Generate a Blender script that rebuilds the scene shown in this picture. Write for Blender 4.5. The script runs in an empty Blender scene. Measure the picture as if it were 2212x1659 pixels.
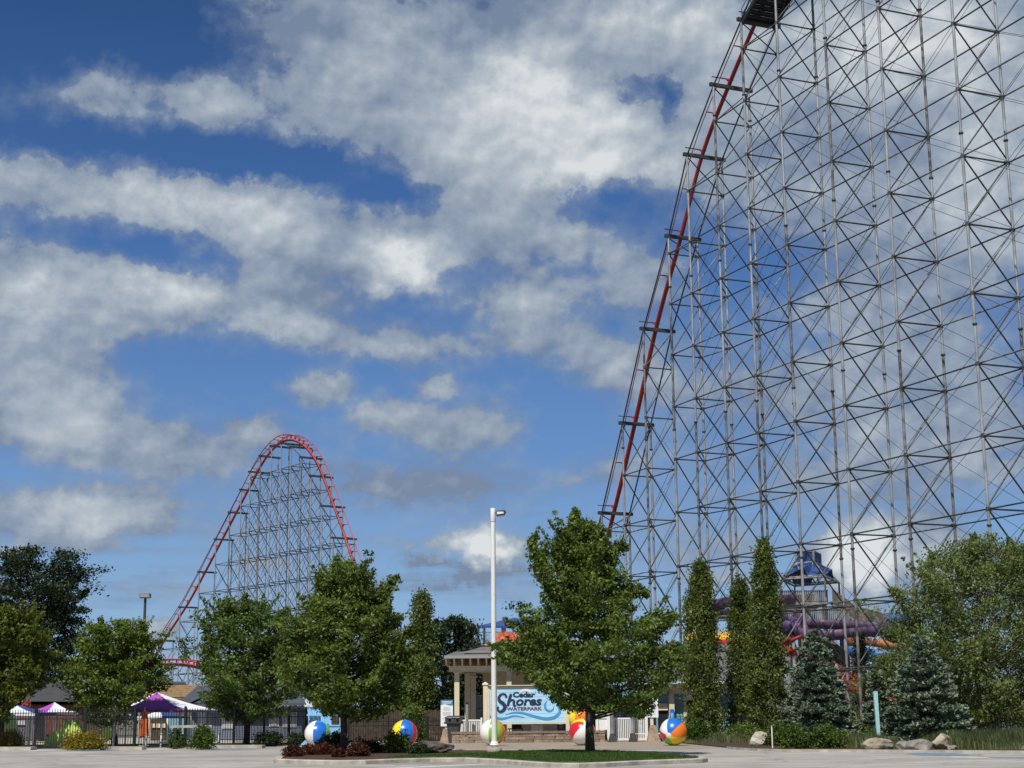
import bpy, bmesh, math, random
import numpy as np
from mathutils import Vector, Matrix
random.seed(7)
C = bpy.context.scene
R = math.radians
# ------------------------------------------------------------------ camera
F = 3360.7                    # focal length in units of a 2212 wide picture
PITCH, ROLL, CAMH = R(11.98), R(0.487), 1.65
cam = bpy.data.objects.new('camera', bpy.data.cameras.new('camera'))
C.collection.objects.link(cam); C.camera = cam
cam.data.sensor_width = 36; cam.data.lens = F/2212*36
cam.data.clip_start = .5; cam.data.clip_end = 4000
cam.location = (0, 0, CAMH)
cam.matrix_world = Matrix.Translation((0, 0, CAMH)) @ Matrix.Rotation(R(90)+PITCH, 4, 'X') @ Matrix.Rotation(-ROLL, 4, 'Z')
# ------------------------------------------------------------------ light
SUN_EL, SUN_AZ = R(54), R(201)          # azimuth clockwise from +Y (view direction)
sun = bpy.data.objects.new('sun', bpy.data.lights.new('sun', 'SUN'))
C.collection.objects.link(sun)
sun.data.energy = 4.6; sun.data.angle = R(.55); sun.data.color = (1, .955, .88)
sd = Vector((math.sin(SUN_AZ)*math.cos(SUN_EL), math.cos(SUN_AZ)*math.cos(SUN_EL), math.sin(SUN_EL)))
sun.rotation_euler = sd.to_track_quat('Z', 'Y').to_euler()
sun.location = sd*60
C.view_settings.view_transform = 'Standard'; C.view_settings.look = 'None'
C.view_settings.exposure = 0; C.view_settings.gamma = 1
C.view_settings.use_curve_mapping = False
C.cycles.max_bounces = 5; C.cycles.diffuse_bounces = 3; C.cycles.glossy_bounces = 2
C.cycles.transparent_max_bounces = 8; C.cycles.transmission_bounces = 3

def ray(px, py):
    x, y = px-1106, 829.5-py
    cr, sr = math.cos(ROLL), math.sin(ROLL)
    # undo the roll of the picture
    x, y = x*cr+y*sr, -x*sr+y*cr
    c, s = math.cos(PITCH), math.sin(PITCH)
    return Vector((x, F*c-y*s, F*s+y*c)).normalized()
def at(px, py, d):                       # the point seen at a pixel at distance d in front
    r = ray(px, py); r = r*(d/r.y)
    return Vector((r.x, d, r.z+CAMH))
def gp(px, py, z=0.):                    # the point seen at a pixel on the level z
    r = ray(px, py); k = (z-CAMH)/r.z
    return Vector((r.x*k, r.y*k, z))
def gx(px, d):                           # ground point at column px and distance d
    p = at(px, 1540, d); p.z = 0; return p

# ------------------------------------------------------------------ sky with clouds
W = bpy.data.worlds.new('World'); C.world = W; W.use_nodes = True
nt = W.node_tree; nt.nodes.clear(); N = nt.nodes; L = nt.links
def nd(t, **k):
    n = N.new(t)
    for a, b in k.items(): setattr(n, a, b)
    return n
out = nd('ShaderNodeOutputWorld'); bg = nd('ShaderNodeBackground'); L.new(bg.outputs[0], out.inputs[0])
bg.inputs[1].default_value = .1
sky = nd('ShaderNodeTexSky', sky_type='NISHITA', sun_disc=False)
sky.sun_elevation = SUN_EL; sky.sun_rotation = SUN_AZ
sky.air_density = 1.0; sky.dust_density = .4; sky.ozone_density = 2.2; sky.altitude = 0
hs = nd('ShaderNodeHueSaturation'); hs.inputs['Saturation'].default_value = 1.22; hs.inputs['Value'].default_value = .52
L.new(sky.outputs[0], hs.inputs['Color'])

tc = nd('ShaderNodeTexCoord'); sep = nd('ShaderNodeSeparateXYZ'); L.new(tc.outputs['Generated'], sep.inputs[0])
def M(op, a, b=None, c=None, clamp=False):
    n = nd('ShaderNodeMath', operation=op, use_clamp=clamp)
    for i, v in enumerate((a, b, c)):
        if v is None: continue
        if isinstance(v, (int, float)): n.inputs[i].default_value = v
        else: L.new(v, n.inputs[i])
    return n.outputs[0]
def noise(vec, scale, detail=5, rough=.55, dist=0., lac=2.):
    n = nd('ShaderNodeTexNoise', noise_dimensions='3D'); L.new(vec, n.inputs['Vector'])
    n.inputs['Scale'].default_value = scale; n.inputs['Detail'].default_value = detail
    n.inputs['Roughness'].default_value = rough; n.inputs['Distortion'].default_value = dist
    n.inputs['Lacunarity'].default_value = lac
    return n
# clear blue by height above the horizon, mixed with the sky texture
rp0 = nd('ShaderNodeValToRGB'); L.new(sep.outputs[2], rp0.inputs[0])
rp0.color_ramp.elements[0].position = 0; rp0.color_ramp.elements[0].color = (3.4, 5.0, 7.2, 1)
rp0.color_ramp.elements[1].position = .62; rp0.color_ramp.elements[1].color = (.16, .46, 1.35, 1)
for p_, c_ in ((.06,(2.7,4.6,7.3,1)),(.16,(1.4,2.95,6.1,1)),(.30,(.60,1.55,4.1,1)),(.45,(.22,.72,2.15,1))):
    e_ = rp0.color_ramp.elements.new(p_); e_.color = c_
mx0 = nd('ShaderNodeMix', data_type='RGBA'); mx0.inputs[0].default_value = .85; L.new(hs.outputs[0], mx0.inputs[6]); L.new(rp0.outputs[0], mx0.inputs[7])
# cloud-layer projection: clouds get flatter towards the horizon
zc = M('MAXIMUM', sep.outputs[2], .03); zc = M('ADD', zc, .10)
comb = nd('ShaderNodeCombineXYZ'); L.new(M('DIVIDE', sep.outputs[0], zc), comb.inputs[0]); L.new(M('DIVIDE', sep.outputs[1], zc), comb.inputs[1])
plane = comb.outputs[0]
az = M('ARCTAN2', sep.outputs[0], sep.outputs[1]); el = M('ARCSINE', sep.outputs[2])
ae = nd('ShaderNodeCombineXYZ'); L.new(M('MULTIPLY', az, 57.2958), ae.inputs[0]); L.new(M('MULTIPLY', el, 57.2958), ae.inputs[1])
wn = noise(ae.outputs[0], 1.0, 8, .65)
wv = nd('ShaderNodeVectorMath', operation='SUBTRACT'); L.new(wn.outputs['Color'], wv.inputs[0]); wv.inputs[1].default_value = (.5, .5, .5)
ws = nd('ShaderNodeVectorMath', operation='MULTIPLY'); L.new(wv.outputs[0], ws.inputs[0]); ws.inputs[1].default_value = (2.1, 1.5, 0)
wa = nd('ShaderNodeVectorMath', operation='ADD'); L.new(ae.outputs[0], wa.inputs[0]); L.new(ws.outputs[0], wa.inputs[1])
# clouds of this afternoon: (x, y, half width, half height, thickness)
CL = [(230,190,135,58,1.0),(450,215,85,60,.95),(330,345,70,22,.5),(620,30,190,70,.55),(760,110,230,80,.5),(860,55,260,80,.62),
 (720,225,190,80,.75),(950,260,230,95,.95),(1120,330,220,95,.95),(1180,130,230,150,.85),(1380,60,240,90,.7),(1300,300,160,70,.75),
 (1060,400,150,40,.6),(1480,330,150,100,.75),(1500,160,170,130,.6),(300,430,240,58,.85),(560,450,220,62,.85),(600,520,170,60,.75),
 (60,385,120,46,.75),(60,600,150,100,.75),(40,760,140,150,.7),(270,600,170,62,.8),(390,640,90,45,.55),(620,610,150,80,.55),(590,690,170,60,.6),
 (290,700,110,42,.85),(120,850,150,100,.8),(845,575,110,62,1.0),(960,500,190,62,.72),(1190,520,170,80,.62),(1060,480,120,70,.4),(860,745,175,42,1.0),
 (1130,655,160,55,.9),(1180,742,110,40,.75),(690,833,68,36,1.1),(940,833,44,22,1.0),(990,925,145,52,1.05),(830,892,65,30,.8),(340,975,205,60,1.0),
 (110,925,75,45,.95),(560,928,65,26,.85),(270,1105,150,45,1.0),(80,1125,180,60,.95),(900,1050,240,46,.7),(1030,1185,74,52,1.05),(905,1212,50,18,1.0),(1110,1200,50,22,.55),
 (340,1355,42,20,1.2),(330,1262,100,16,.3),(950,1245,260,22,.3),(1330,800,115,66,1.0),(1390,610,90,66,.85),(1310,1020,90,40,.6),
 (1800,90,320,140,.85),(2090,140,240,190,.85),(1750,330,260,120,.75),(2050,440,260,130,.75),(1700,500,120,60,.35),(1960,640,260,100,.72),
 (1850,800,330,80,.62),(1600,880,200,60,.5),(2100,930,230,110,.66),(1800,1010,260,80,.55),(1480,1160,180,40,.35),(1960,1180,140,80,.85),(1840,1215,80,60,1.),
 (1620,1230,160,40,.45),(2080,1230,90,60,.6),
 (1430,185,60,34,-.7),(1375,225,34,40,-.5),(1452,250,32,50,-.75),(1330,170,40,22,-.4),(860,420,150,30,-.35),(520,350,260,34,-.4),(300,545,200,26,-.35),(700,330,60,40,-.4),(560,790,330,40,-.25),(1240,900,110,120,-.3),(1290,130,70,30,-.2),(1640,585,105,62,-.5),(1750,735,110,40,-.3),(200,60,330,110,-.6),(230,310,330,40,-.3),(150,500,220,24,-.2),(450,580,50,26,-.35),(2200,1180,70,40,-.5),
 (980,690,120,40,-.2),(1280,440,110,34,-.4),(560,350,200,40,-.3),(830,420,130,26,-.3)]
acc = None
k = 57.2958/F
for cx, cy, rx, ry, a in CL:
    r = ray(cx, cy); A_ = math.degrees(math.atan2(r.x, r.y)); E_ = math.degrees(math.asin(r.z))
    s1 = nd('ShaderNodeVectorMath', operation='SUBTRACT'); L.new(wa.outputs[0], s1.inputs[0]); s1.inputs[1].default_value = (A_, E_, 0)
    s2 = nd('ShaderNodeVectorMath', operation='MULTIPLY'); L.new(s1.outputs[0], s2.inputs[0]); s2.inputs[1].default_value = (1/(rx*k*1.55), 1/(ry*k*1.6), 0)
    s3 = nd('ShaderNodeVectorMath', operation='LENGTH'); L.new(s2.outputs[0], s3.inputs[0])
    mr = nd('ShaderNodeMapRange', interpolation_type='SMOOTHSTEP'); L.new(s3.outputs['Value'], mr.inputs[0])
    mr.inputs[1].default_value = 0; mr.inputs[2].default_value = 1.15; mr.inputs[3].default_value = a; mr.inputs[4].default_value = 0
    acc = mr.outputs[0] if acc is None else M('ADD', acc, mr.outputs[0])
# outside the frame: broken cloud of the same sort
n1 = noise(plane, 1.3, 4, .6)
az_out = M('GREATER_THAN', M('ABSOLUTE', M('MULTIPLY', az, 57.2958)), 20.5)
el_out = M('GREATER_THAN', M('MULTIPLY', el, 57.2958), 27.5)
outside = M('MAXIMUM', az_out, el_out)
far_c = M('MULTIPLY', outside, M('MULTIPLY', M('SUBTRACT', n1.outputs[0], .42), 3.))
dens = M('ADD', acc, far_c)
st = nd('ShaderNodeVectorMath', operation='MULTIPLY'); L.new(ae.outputs[0], st.inputs[0]); st.inputs[1].default_value = (.92, 1.1, 1)
n2 = noise(st.outputs[0], .30, 8, .55, .2)
n3 = noise(st.outputs[0], .95, 9, .56)
dens = M('ADD', dens, M('MULTIPLY', M('SUBTRACT', n2.outputs[0], .5), 1.05))
dens = M('ADD', dens, M('MULTIPLY', M('SUBTRACT', n3.outputs[0], .5), .95))
ss_ = nd('ShaderNodeVectorMath', operation='MULTIPLY'); L.new(ae.outputs[0], ss_.inputs[0]); ss_.inputs[1].default_value = (.16, 1.5, 1)
n6 = noise(ss_.outputs[0], 1., 5, .55)
lowb = nd('ShaderNodeMapRange'); L.new(el, lowb.inputs[0]); lowb.inputs[1].default_value = .07; lowb.inputs[2].default_value = .19; lowb.inputs[3].default_value = 2.6; lowb.inputs[4].default_value = 0
dens = M('ADD', dens, M('MULTIPLY', M('SUBTRACT', n6.outputs[0], .47), lowb.outputs[0]))
def mrange(x, a, b, c, d, smooth=True):
    m_ = nd('ShaderNodeMapRange', interpolation_type='SMOOTHSTEP' if smooth else 'LINEAR'); L.new(x, m_.inputs[0])
    for i, v in enumerate((a, b, c, d)): m_.inputs[i+1].default_value = v
    return m_.outputs[0]
mk = nd('ShaderNodeMath', operation='MAXIMUM'); L.new(mrange(dens, .20, .62, 0, .95), mk.inputs[0]); L.new(mrange(dens, -.2, .6, 0, .58), mk.inputs[1])
# where the banks catch the light
BR = [(330,450,170,50,.45),(560,480,120,50,.25),(880,575,110,60,.75),(1230,240,230,110,.6),(1340,370,190,50,.65),(1060,170,150,60,.25),(350,620,120,50,.45),(590,700,110,40,.4),(30,640,90,60,.35),
 (250,190,110,40,.1),(1040,1180,80,50,1.),(1860,1200,90,70,.95),(1960,60,230,120,.55),(2130,330,120,200,.5),(1620,60,140,60,.3),(1400,40,140,50,.45),(130,1100,160,40,.2),(860,740,130,30,.2),(1180,660,120,40,.2),
 (700,60,140,50,-.35),(1560,330,150,70,-.35),(1150,30,160,40,-.3),(1850,300,200,80,-.3),(1300,120,90,50,-.2),(900,1050,240,50,-.45),(300,960,200,40,-.1),(700,640,120,60,-.25),(1900,560,200,60,-.3),(950,1240,300,30,-.6)]
bra = None
for cx, cy, rx, ry, a in BR:
    r = ray(cx, cy); A_ = math.degrees(math.atan2(r.x, r.y)); E_ = math.degrees(math.asin(r.z))
    s1 = nd('ShaderNodeVectorMath', operation='SUBTRACT'); L.new(wa.outputs[0], s1.inputs[0]); s1.inputs[1].default_value = (A_, E_, 0)
    s2 = nd('ShaderNodeVectorMath', operation='MULTIPLY'); L.new(s1.outputs[0], s2.inputs[0]); s2.inputs[1].default_value = (1/(rx*k*1.5), 1/(ry*k*1.5), 0)
    s3 = nd('ShaderNodeVectorMath', operation='LENGTH'); L.new(s2.outputs[0], s3.inputs[0])
    v_ = mrange(s3.outputs['Value'], 0, 1.1, a, 0); bra = v_ if bra is None else M('ADD', bra, v_)
n4 = noise(st.outputs[0], .30, 5, .5)
# billows: the same noise sampled a little higher, so tops come out light and bases grey
up_ = nd('ShaderNodeVectorMath', operation='ADD'); L.new(st.outputs[0], up_.inputs[0]); up_.inputs[1].default_value = (-.18, .42, 0)
n5 = noise(up_.outputs[0], .95, 6, .5)
bil = M('MULTIPLY', M('SUBTRACT', n3.outputs[0], n5.outputs[0]), .62)
shade = M('ADD', M('MULTIPLY', mrange(dens, .2, 1.5, 0, 1), .35), .12)
shade = M('ADD', shade, M('MULTIPLY', bra, .78)); shade = M('ADD', shade, M('MULTIPLY', M('SUBTRACT', n4.outputs[0], .5), .9)); shade = M('ADD', shade, bil, clamp=True)
cr = nd('ShaderNodeValToRGB'); L.new(shade, cr.inputs[0])
cr.color_ramp.elements[0].color = (1.9, 2.5, 3.6, 1); cr.color_ramp.elements[1].color = (7.3, 7.6, 7.7, 1)
e = cr.color_ramp.elements.new(.35); e.color = (3.1, 3.75, 4.6, 1)
e = cr.color_ramp.elements.new(.65); e.color = (4.6, 5.15, 5.7, 1)
mix = nd('ShaderNodeMix', data_type='RGBA'); L.new(mk.outputs[0], mix.inputs[0]); L.new(mx0.outputs[2], mix.inputs[6]); L.new(cr.outputs[0], mix.inputs[7])
L.new(mix.outputs[2], bg.inputs[0])

# ------------------------------------------------------------------ materials
def mat(name, col, rough=.7, metal=0., n=.12, scale=6., bump=0., bscale=None, col2=None, spec=.5, coat=0., fac=None):
    m = bpy.data.materials.new(name); m.use_nodes = True; t = m.node_tree
    b = t.nodes['Principled BSDF']; b.inputs['Roughness'].default_value = rough; b.inputs['Metallic'].default_value = metal
    b.inputs['Specular IOR Level'].default_value = spec; b.inputs['Coat Weight'].default_value = coat; b.inputs['Coat Roughness'].default_value = .08
    tx = t.nodes.new('ShaderNodeTexCoord'); ns = t.nodes.new('ShaderNodeTexNoise'); ns.inputs['Scale'].default_value = scale; ns.inputs['Detail'].default_value = 6
    geo = t.nodes.new('ShaderNodeNewGeometry')
    t.links.new(geo.outputs['Position'], ns.inputs['Vector'])
    rp = t.nodes.new('ShaderNodeValToRGB'); t.links.new(ns.outputs[0], rp.inputs[0])
    c2 = col2 or tuple(c*(1+n) for c in col); c1 = col if col2 else tuple(c*(1-n) for c in col)
    rp.color_ramp.elements[0].position = .36 if fac is None else fac[0]; rp.color_ramp.elements[1].position = .64 if fac is None else fac[1]
    rp.color_ramp.elements[0].color = (*c1, 1); rp.color_ramp.elements[1].color = (*c2, 1)
    t.links.new(rp.outputs[0], b.inputs['Base Color'])
    if bump:
        bp = t.nodes.new('ShaderNodeBump'); bp.inputs['Strength'].default_value = bump; bp.inputs['Distance'].default_value = .05
        nb = t.nodes.new('ShaderNodeTexNoise'); nb.inputs['Scale'].default_value = bscale or scale*4; nb.inputs['Detail'].default_value = 5
        t.links.new(geo.outputs['Position'], nb.inputs['Vector']); t.links.new(nb.outputs[0], bp.inputs['Height']); t.links.new(bp.outputs[0], b.inputs['Normal'])
    return m
def leafmat(name, c1, c2, trans=.38, rough=.5):
    m = bpy.data.materials.new(name); m.use_nodes = True; t = m.node_tree; t.nodes.clear()
    o = t.nodes.new('ShaderNodeOutputMaterial'); b = t.nodes.new('ShaderNodeBsdfPrincipled'); tr = t.nodes.new('ShaderNodeBsdfTranslucent'); mx = t.nodes.new('ShaderNodeMixShader')
    g = t.nodes.new('ShaderNodeNewGeometry'); ns = t.nodes.new('ShaderNodeTexNoise'); ns.inputs['Scale'].default_value = .9; ns.inputs['Detail'].default_value = 3
    t.links.new(g.outputs['Position'], ns.inputs['Vector'])
    ad = t.nodes.new('ShaderNodeMath'); ad.operation = 'MULTIPLY_ADD'; t.links.new(g.outputs['Random Per Island'], ad.inputs[0]); ad.inputs[1].default_value = .6
    a2 = t.nodes.new('ShaderNodeMath'); a2.operation = 'MULTIPLY_ADD'; t.links.new(ns.outputs[0], a2.inputs[0]); a2.inputs[1].default_value = 1.4; a2.inputs[2].default_value = -.5
    t.links.new(a2.outputs[0], ad.inputs[2])
    rp = t.nodes.new('ShaderNodeValToRGB'); rp.color_ramp.elements[0].color = (*c1, 1); rp.color_ramp.elements[1].color = (*c2, 1)
    t.links.new(ad.outputs[0], rp.inputs[0])
    b.inputs['Roughness'].default_value = rough; b.inputs['Specular IOR Level'].default_value = .35
    t.links.new(rp.outputs[0], b.inputs['Base Color']); t.links.new(rp.outputs[0], tr.inputs[0]); mx.inputs[0].default_value = trans
    t.links.new(b.outputs[0], mx.inputs[1]); t.links.new(tr.outputs[0], mx.inputs[2]); t.links.new(mx.outputs[0], o.inputs[0])
    return m
MT = dict(
 lot=mat('lot_concrete', (.30,.285,.26), .9, n=.0, scale=.35, bump=.15, bscale=30, col2=(.41,.39,.355)),
 plaza=mat('plaza_concrete', (.30,.25,.195), .9, n=.12, scale=.8, bump=.2, bscale=25),
 kerb=mat('kerb_concrete', (.40,.37,.31), .9, n=.2, scale=2.2, bump=.3),
 mulch=mat('mulch', (.035,.018,.012), .95, scale=9, bump=1., bscale=14, col2=(.085,.045,.03)),
 lawn=mat('lawn', (.035,.075,.012), .9, scale=3, bump=.8, bscale=22, col2=(.06,.115,.02)),
 soil=mat('ground', (.14,.13,.10), .95, scale=.3, bump=.3, n=.3),
 galv=mat('galvanised_steel', (.24,.245,.245), .5, metal=.3, scale=.9, col2=(.42,.425,.42), bump=.1),
 brace=mat('brace_steel', (.045,.047,.047), .55, metal=.2, scale=1.2, col2=(.085,.085,.082)),
 rust=mat('weathered_steel', (.075,.062,.055), .6, metal=.2, scale=1.6, col2=(.25,.25,.245), fac=(.38,.62)),
 beam=mat('beam_steel', (.05,.052,.05), .55, metal=.3, n=.25, scale=1.5),
 red=mat('track_red', (.27,.018,.012), .5, scale=1.5, n=.15, spec=.5),
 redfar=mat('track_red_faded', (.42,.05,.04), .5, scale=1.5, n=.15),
 dark=mat('dark_steel', (.025,.027,.028), .6, metal=.2, n=.3),
 black=mat('black_paint', (.012,.012,.014), .4, n=.2),
 white=mat('white_paint', (.80,.80,.78), .5, n=.03),
 cream=mat('cream_paint', (.70,.62,.44), .65, n=.05, scale=2),
 creamshade=mat('cream_wood', (.72,.61,.44), .7, n=.07, scale=3),
 roof=mat('grey_roof', (.135,.135,.14), .75, n=.12, scale=5, bump=.3),
 roofdark=mat('charcoal_roof', (.055,.055,.058), .85, n=.15, scale=4, bump=.4),
 roofblue=mat('slate_roof', (.065,.075,.095), .85, n=.15, scale=4, bump=.4),
 tan=mat('tan_roof', (.30,.175,.06), .85, n=.15, scale=3, bump=.4),
 fascia=mat('grey_fascia', (.30,.29,.275), .7, n=.05),
 teal=mat('teal_siding', (.17,.36,.40), .7, n=.06),
 slate=mat('slate_blue_siding', (.16,.19,.26), .7, n=.08),
 glass=mat('dark_glass', (.02,.025,.03), .08, n=.2, spec=.8),
 stone=mat('wall_stone', (.30,.225,.16), .9, n=.25, scale=5, bump=.5, bscale=20),
 cap=mat('wall_cap', (.22,.165,.125), .9, n=.15, scale=3, bump=.4),
 grey=mat('grey_plastic', (.05,.055,.062), .5, n=.08),
 wood=mat('weathered_wood_shaded', (.07,.05,.035), .9, n=.3, scale=5, bump=.5),  # weathered brown, darkened so the board fence's shade is in the colour
 woodg=mat('grey_deck_wood', (.20,.175,.145), .9, n=.25, scale=3, bump=.4),
 bark=mat('bark', (.075,.058,.045), .95, n=.3, scale=12, bump=1., bscale=25),
 birch=mat('birch_bark', (.42,.36,.30), .85, scale=5, col2=(.16,.11,.08), fac=(.5,.62)),
 lime=mat('lime_paint', (.68,.90,.20), .4, n=.08, scale=2),
 orange=mat('orange_fabric', (.55,.11,.02), .8, n=.12),
 purple=mat('purple_canvas', (.36,.07,.42), .8, n=.06), whitec=mat('white_canvas', (.82,.83,.86), .8, n=.02), bluec=mat('blue_canvas', (.03,.07,.27), .8, n=.08),
 flume=mat('purple_fibreglass', (.12,.07,.135), .55, n=.1, scale=1.), flumein=mat('violet_fibreglass', (.08,.045,.17), .5, n=.1),
 yellow=mat('yellow_panel', (.80,.45,.05), .5, n=.08), green=mat('green_panel', (.12,.50,.05), .5, n=.08), blue=mat('blue_panel', (.04,.17,.42), .5, n=.1),
 towerblue=mat('tower_blue_fabric', (.025,.075,.22), .7, n=.15, scale=1.2),
 tile=mat('orange_roof_tile', (.50,.09,.04), .6, n=.25, scale=2.5), tile2=mat('pale_roof_tile', (.50,.20,.10), .6, n=.15, scale=2.5),
 skyblue=mat('sky_blue_paint', (.25,.52,.78), .5, n=.04), paleblue=mat('sign_blue', (.42,.70,.90), .45, n=.05, scale=1.5), waveblue=mat('wave_blue', (.07,.30,.60), .45, n=.05),
 navy=mat('navy_lettering', (.015,.03,.075), .5, n=.05), brownred=mat('maroon_lettering', (.16,.05,.05), .5, n=.05), header=mat('sign_header_blue', (.05,.27,.42), .5, n=.05),
 print=mat('grey_print', (.42,.43,.46), .6, n=.05), cyan=mat('cyan_post_paint', (.36,.62,.64), .6, n=.1, scale=8), silver=mat('silver_post', (.55,.57,.58), .35, metal=.7),
 pblue=mat('faded_blue_marking', (.13,.22,.30), .9, n=.15, scale=3), pwhite=mat('faded_white_marking', (.55,.55,.52), .9, n=.1, scale=4),
 rock=mat('tan_boulder', (.31,.27,.205), .9, n=.3, scale=2.5, bump=.8, bscale=6), rock2=mat('grey_boulder', (.22,.20,.175), .9, n=.4, scale=3, bump=1., bscale=6), rockd=mat('dark_boulder', (.085,.07,.06), .9, n=.4, scale=3, bump=1., bscale=6),
 rockp=mat('pale_stone', (.40,.38,.33), .9, n=.25, scale=3, bump=.8, bscale=6),
 tarp=mat('teal_privacy_screen', (.012,.045,.055), .35, scale=1.8, col2=(.04,.10,.12), n=.3, fac=(.45,.8)),
 maroon=mat('brick_red_boards', (.16,.06,.04), .8, n=.2), greybox=mat('grey_booth', (.10,.10,.115), .8, n=.15),
 ballw=mat('ball_white', (.84,.83,.80), .28, n=.02, coat=.5), ballb=mat('ball_blue', (.015,.16,.62), .28, n=.05, coat=.5), ballo=mat('ball_orange', (.88,.22,.02), .28, n=.06, coat=.5),
 bally=mat('ball_yellow', (.90,.68,.02), .28, n=.05, coat=.5), ballg=mat('ball_green', (.22,.52,.04), .28, n=.05, coat=.5), ballr=mat('ball_red', (.62,.015,.03), .28, n=.05, coat=.5),
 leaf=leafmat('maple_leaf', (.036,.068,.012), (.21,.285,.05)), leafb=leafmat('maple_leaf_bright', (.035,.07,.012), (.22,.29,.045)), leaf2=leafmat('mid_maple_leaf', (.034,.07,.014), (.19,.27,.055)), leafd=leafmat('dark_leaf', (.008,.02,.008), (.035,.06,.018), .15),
 leafy=leafmat('yellow_green_leaf', (.04,.065,.01), (.20,.235,.03)), leafo=leafmat('birch_leaf', (.05,.08,.02), (.26,.32,.09)), leafc=leafmat('columnar_leaf', (.03,.055,.01), (.20,.25,.05)),
 spruce=leafmat('spruce_needle', (.045,.075,.045), (.27,.34,.23), .08), gold=leafmat('golden_shrub', (.14,.11,.01), (.40,.31,.03)), barb=leafmat('barberry', (.045,.014,.009), (.15,.045,.025)),
 bush=leafmat('bush_leaf', (.03,.065,.012), (.13,.20,.03)), blade=leafmat('grass_blade', (.09,.125,.045), (.32,.38,.17)), grassb=leafmat('lawn_blade', (.03,.075,.01), (.09,.16,.025)), dry=leafmat('dry_grass', (.14,.11,.06), (.3,.24,.14)),
)

t_ = MT['lot'].node_tree; bs_ = t_.nodes['Principled BSDF']; src_ = bs_.inputs['Base Color'].links[0].from_socket
g_ = t_.nodes.new('ShaderNodeNewGeometry'); vo = t_.nodes.new('ShaderNodeTexVoronoi'); vo.feature = 'DISTANCE_TO_EDGE'; vo.inputs['Scale'].default_value = .16
nw = t_.nodes.new('ShaderNodeTexNoise'); nw.inputs['Scale'].default_value = .9; nw.inputs['Detail'].default_value = 6; t_.links.new(g_.outputs['Position'], nw.inputs['Vector'])
vm = t_.nodes.new('ShaderNodeVectorMath'); vm.operation = 'MULTIPLY_ADD'; t_.links.new(nw.outputs['Color'], vm.inputs[0]); vm.inputs[1].default_value = (1.6,1.6,0); t_.links.new(g_.outputs['Position'], vm.inputs[2]); t_.links.new(vm.outputs[0], vo.inputs['Vector'])
ck = t_.nodes.new('ShaderNodeMapRange'); ck.inputs[1].default_value = .004; ck.inputs[2].default_value = .016; ck.inputs[3].default_value = .55; ck.inputs[4].default_value = 0; t_.links.new(vo.outputs['Distance'], ck.inputs[0])
ns2 = t_.nodes.new('ShaderNodeTexNoise'); ns2.inputs['Scale'].default_value = .12; ns2.inputs['Detail'].default_value = 8; ns2.inputs['Roughness'].default_value = .7; t_.links.new(g_.outputs['Position'], ns2.inputs['Vector'])
sk = t_.nodes.new('ShaderNodeMapRange'); sk.inputs[1].default_value = .5; sk.inputs[2].default_value = .72; sk.inputs[3].default_value = 0; sk.inputs[4].default_value = .7; t_.links.new(ns2.outputs[0], sk.inputs[0])
mm_ = t_.nodes.new('ShaderNodeMath'); mm_.operation = 'MAXIMUM'; t_.links.new(ck.outputs[0], mm_.inputs[0]); t_.links.new(sk.outputs[0], mm_.inputs[1])
mq = t_.nodes.new('ShaderNodeMix'); mq.data_type = 'RGBA'; t_.links.new(mm_.outputs[0], mq.inputs[0]); t_.links.new(src_, mq.inputs[6]); mq.inputs[7].default_value = (.13,.12,.105,1); t_.links.new(mq.outputs[2], bs_.inputs['Base Color'])

# ------------------------------------------------------------------ object helpers
WM = {}
col = C.collection
def put(o, parent=None, Mx=None):
    col.objects.link(o); Mx = Mx or Matrix.Identity(4)
    if parent is not None:
        o.parent = parent; o.matrix_parent_inverse = WM[parent.name].inverted()
    o.matrix_basis = Mx; WM[o.name] = Mx.copy(); return o
def thing(name, label, cat, loc=(0,0,0), group=None):
    o = bpy.data.objects.new(name, None); put(o, None, Matrix.Translation(Vector(loc)))
    o.empty_display_size = .3; return tag(o, label, cat, group)
def tag(o, label, cat, group=None):
    o['label'] = label; o['category'] = cat
    if group: o['group'] = group
    return o
def mesh(name, V, Fc, m, smooth=False):
    me = bpy.data.meshes.new(name); me.from_pydata([tuple(v) for v in V], [], Fc)
    for x in (m if isinstance(m, (list, tuple)) else [m]): me.materials.append(MT[x])
    if smooth: me.polygons.foreach_set('use_smooth', [len(f) <= 4 for f in Fc])
    me.update(); return me
def part(name, parent, V, Fc, m, smooth=False, kind=None, origin=None):
    o = bpy.data.objects.new(name, mesh(name, V, Fc, m, smooth)); put(o, parent)
    if kind: o['kind'] = kind
    return o
UC = {}
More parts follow.
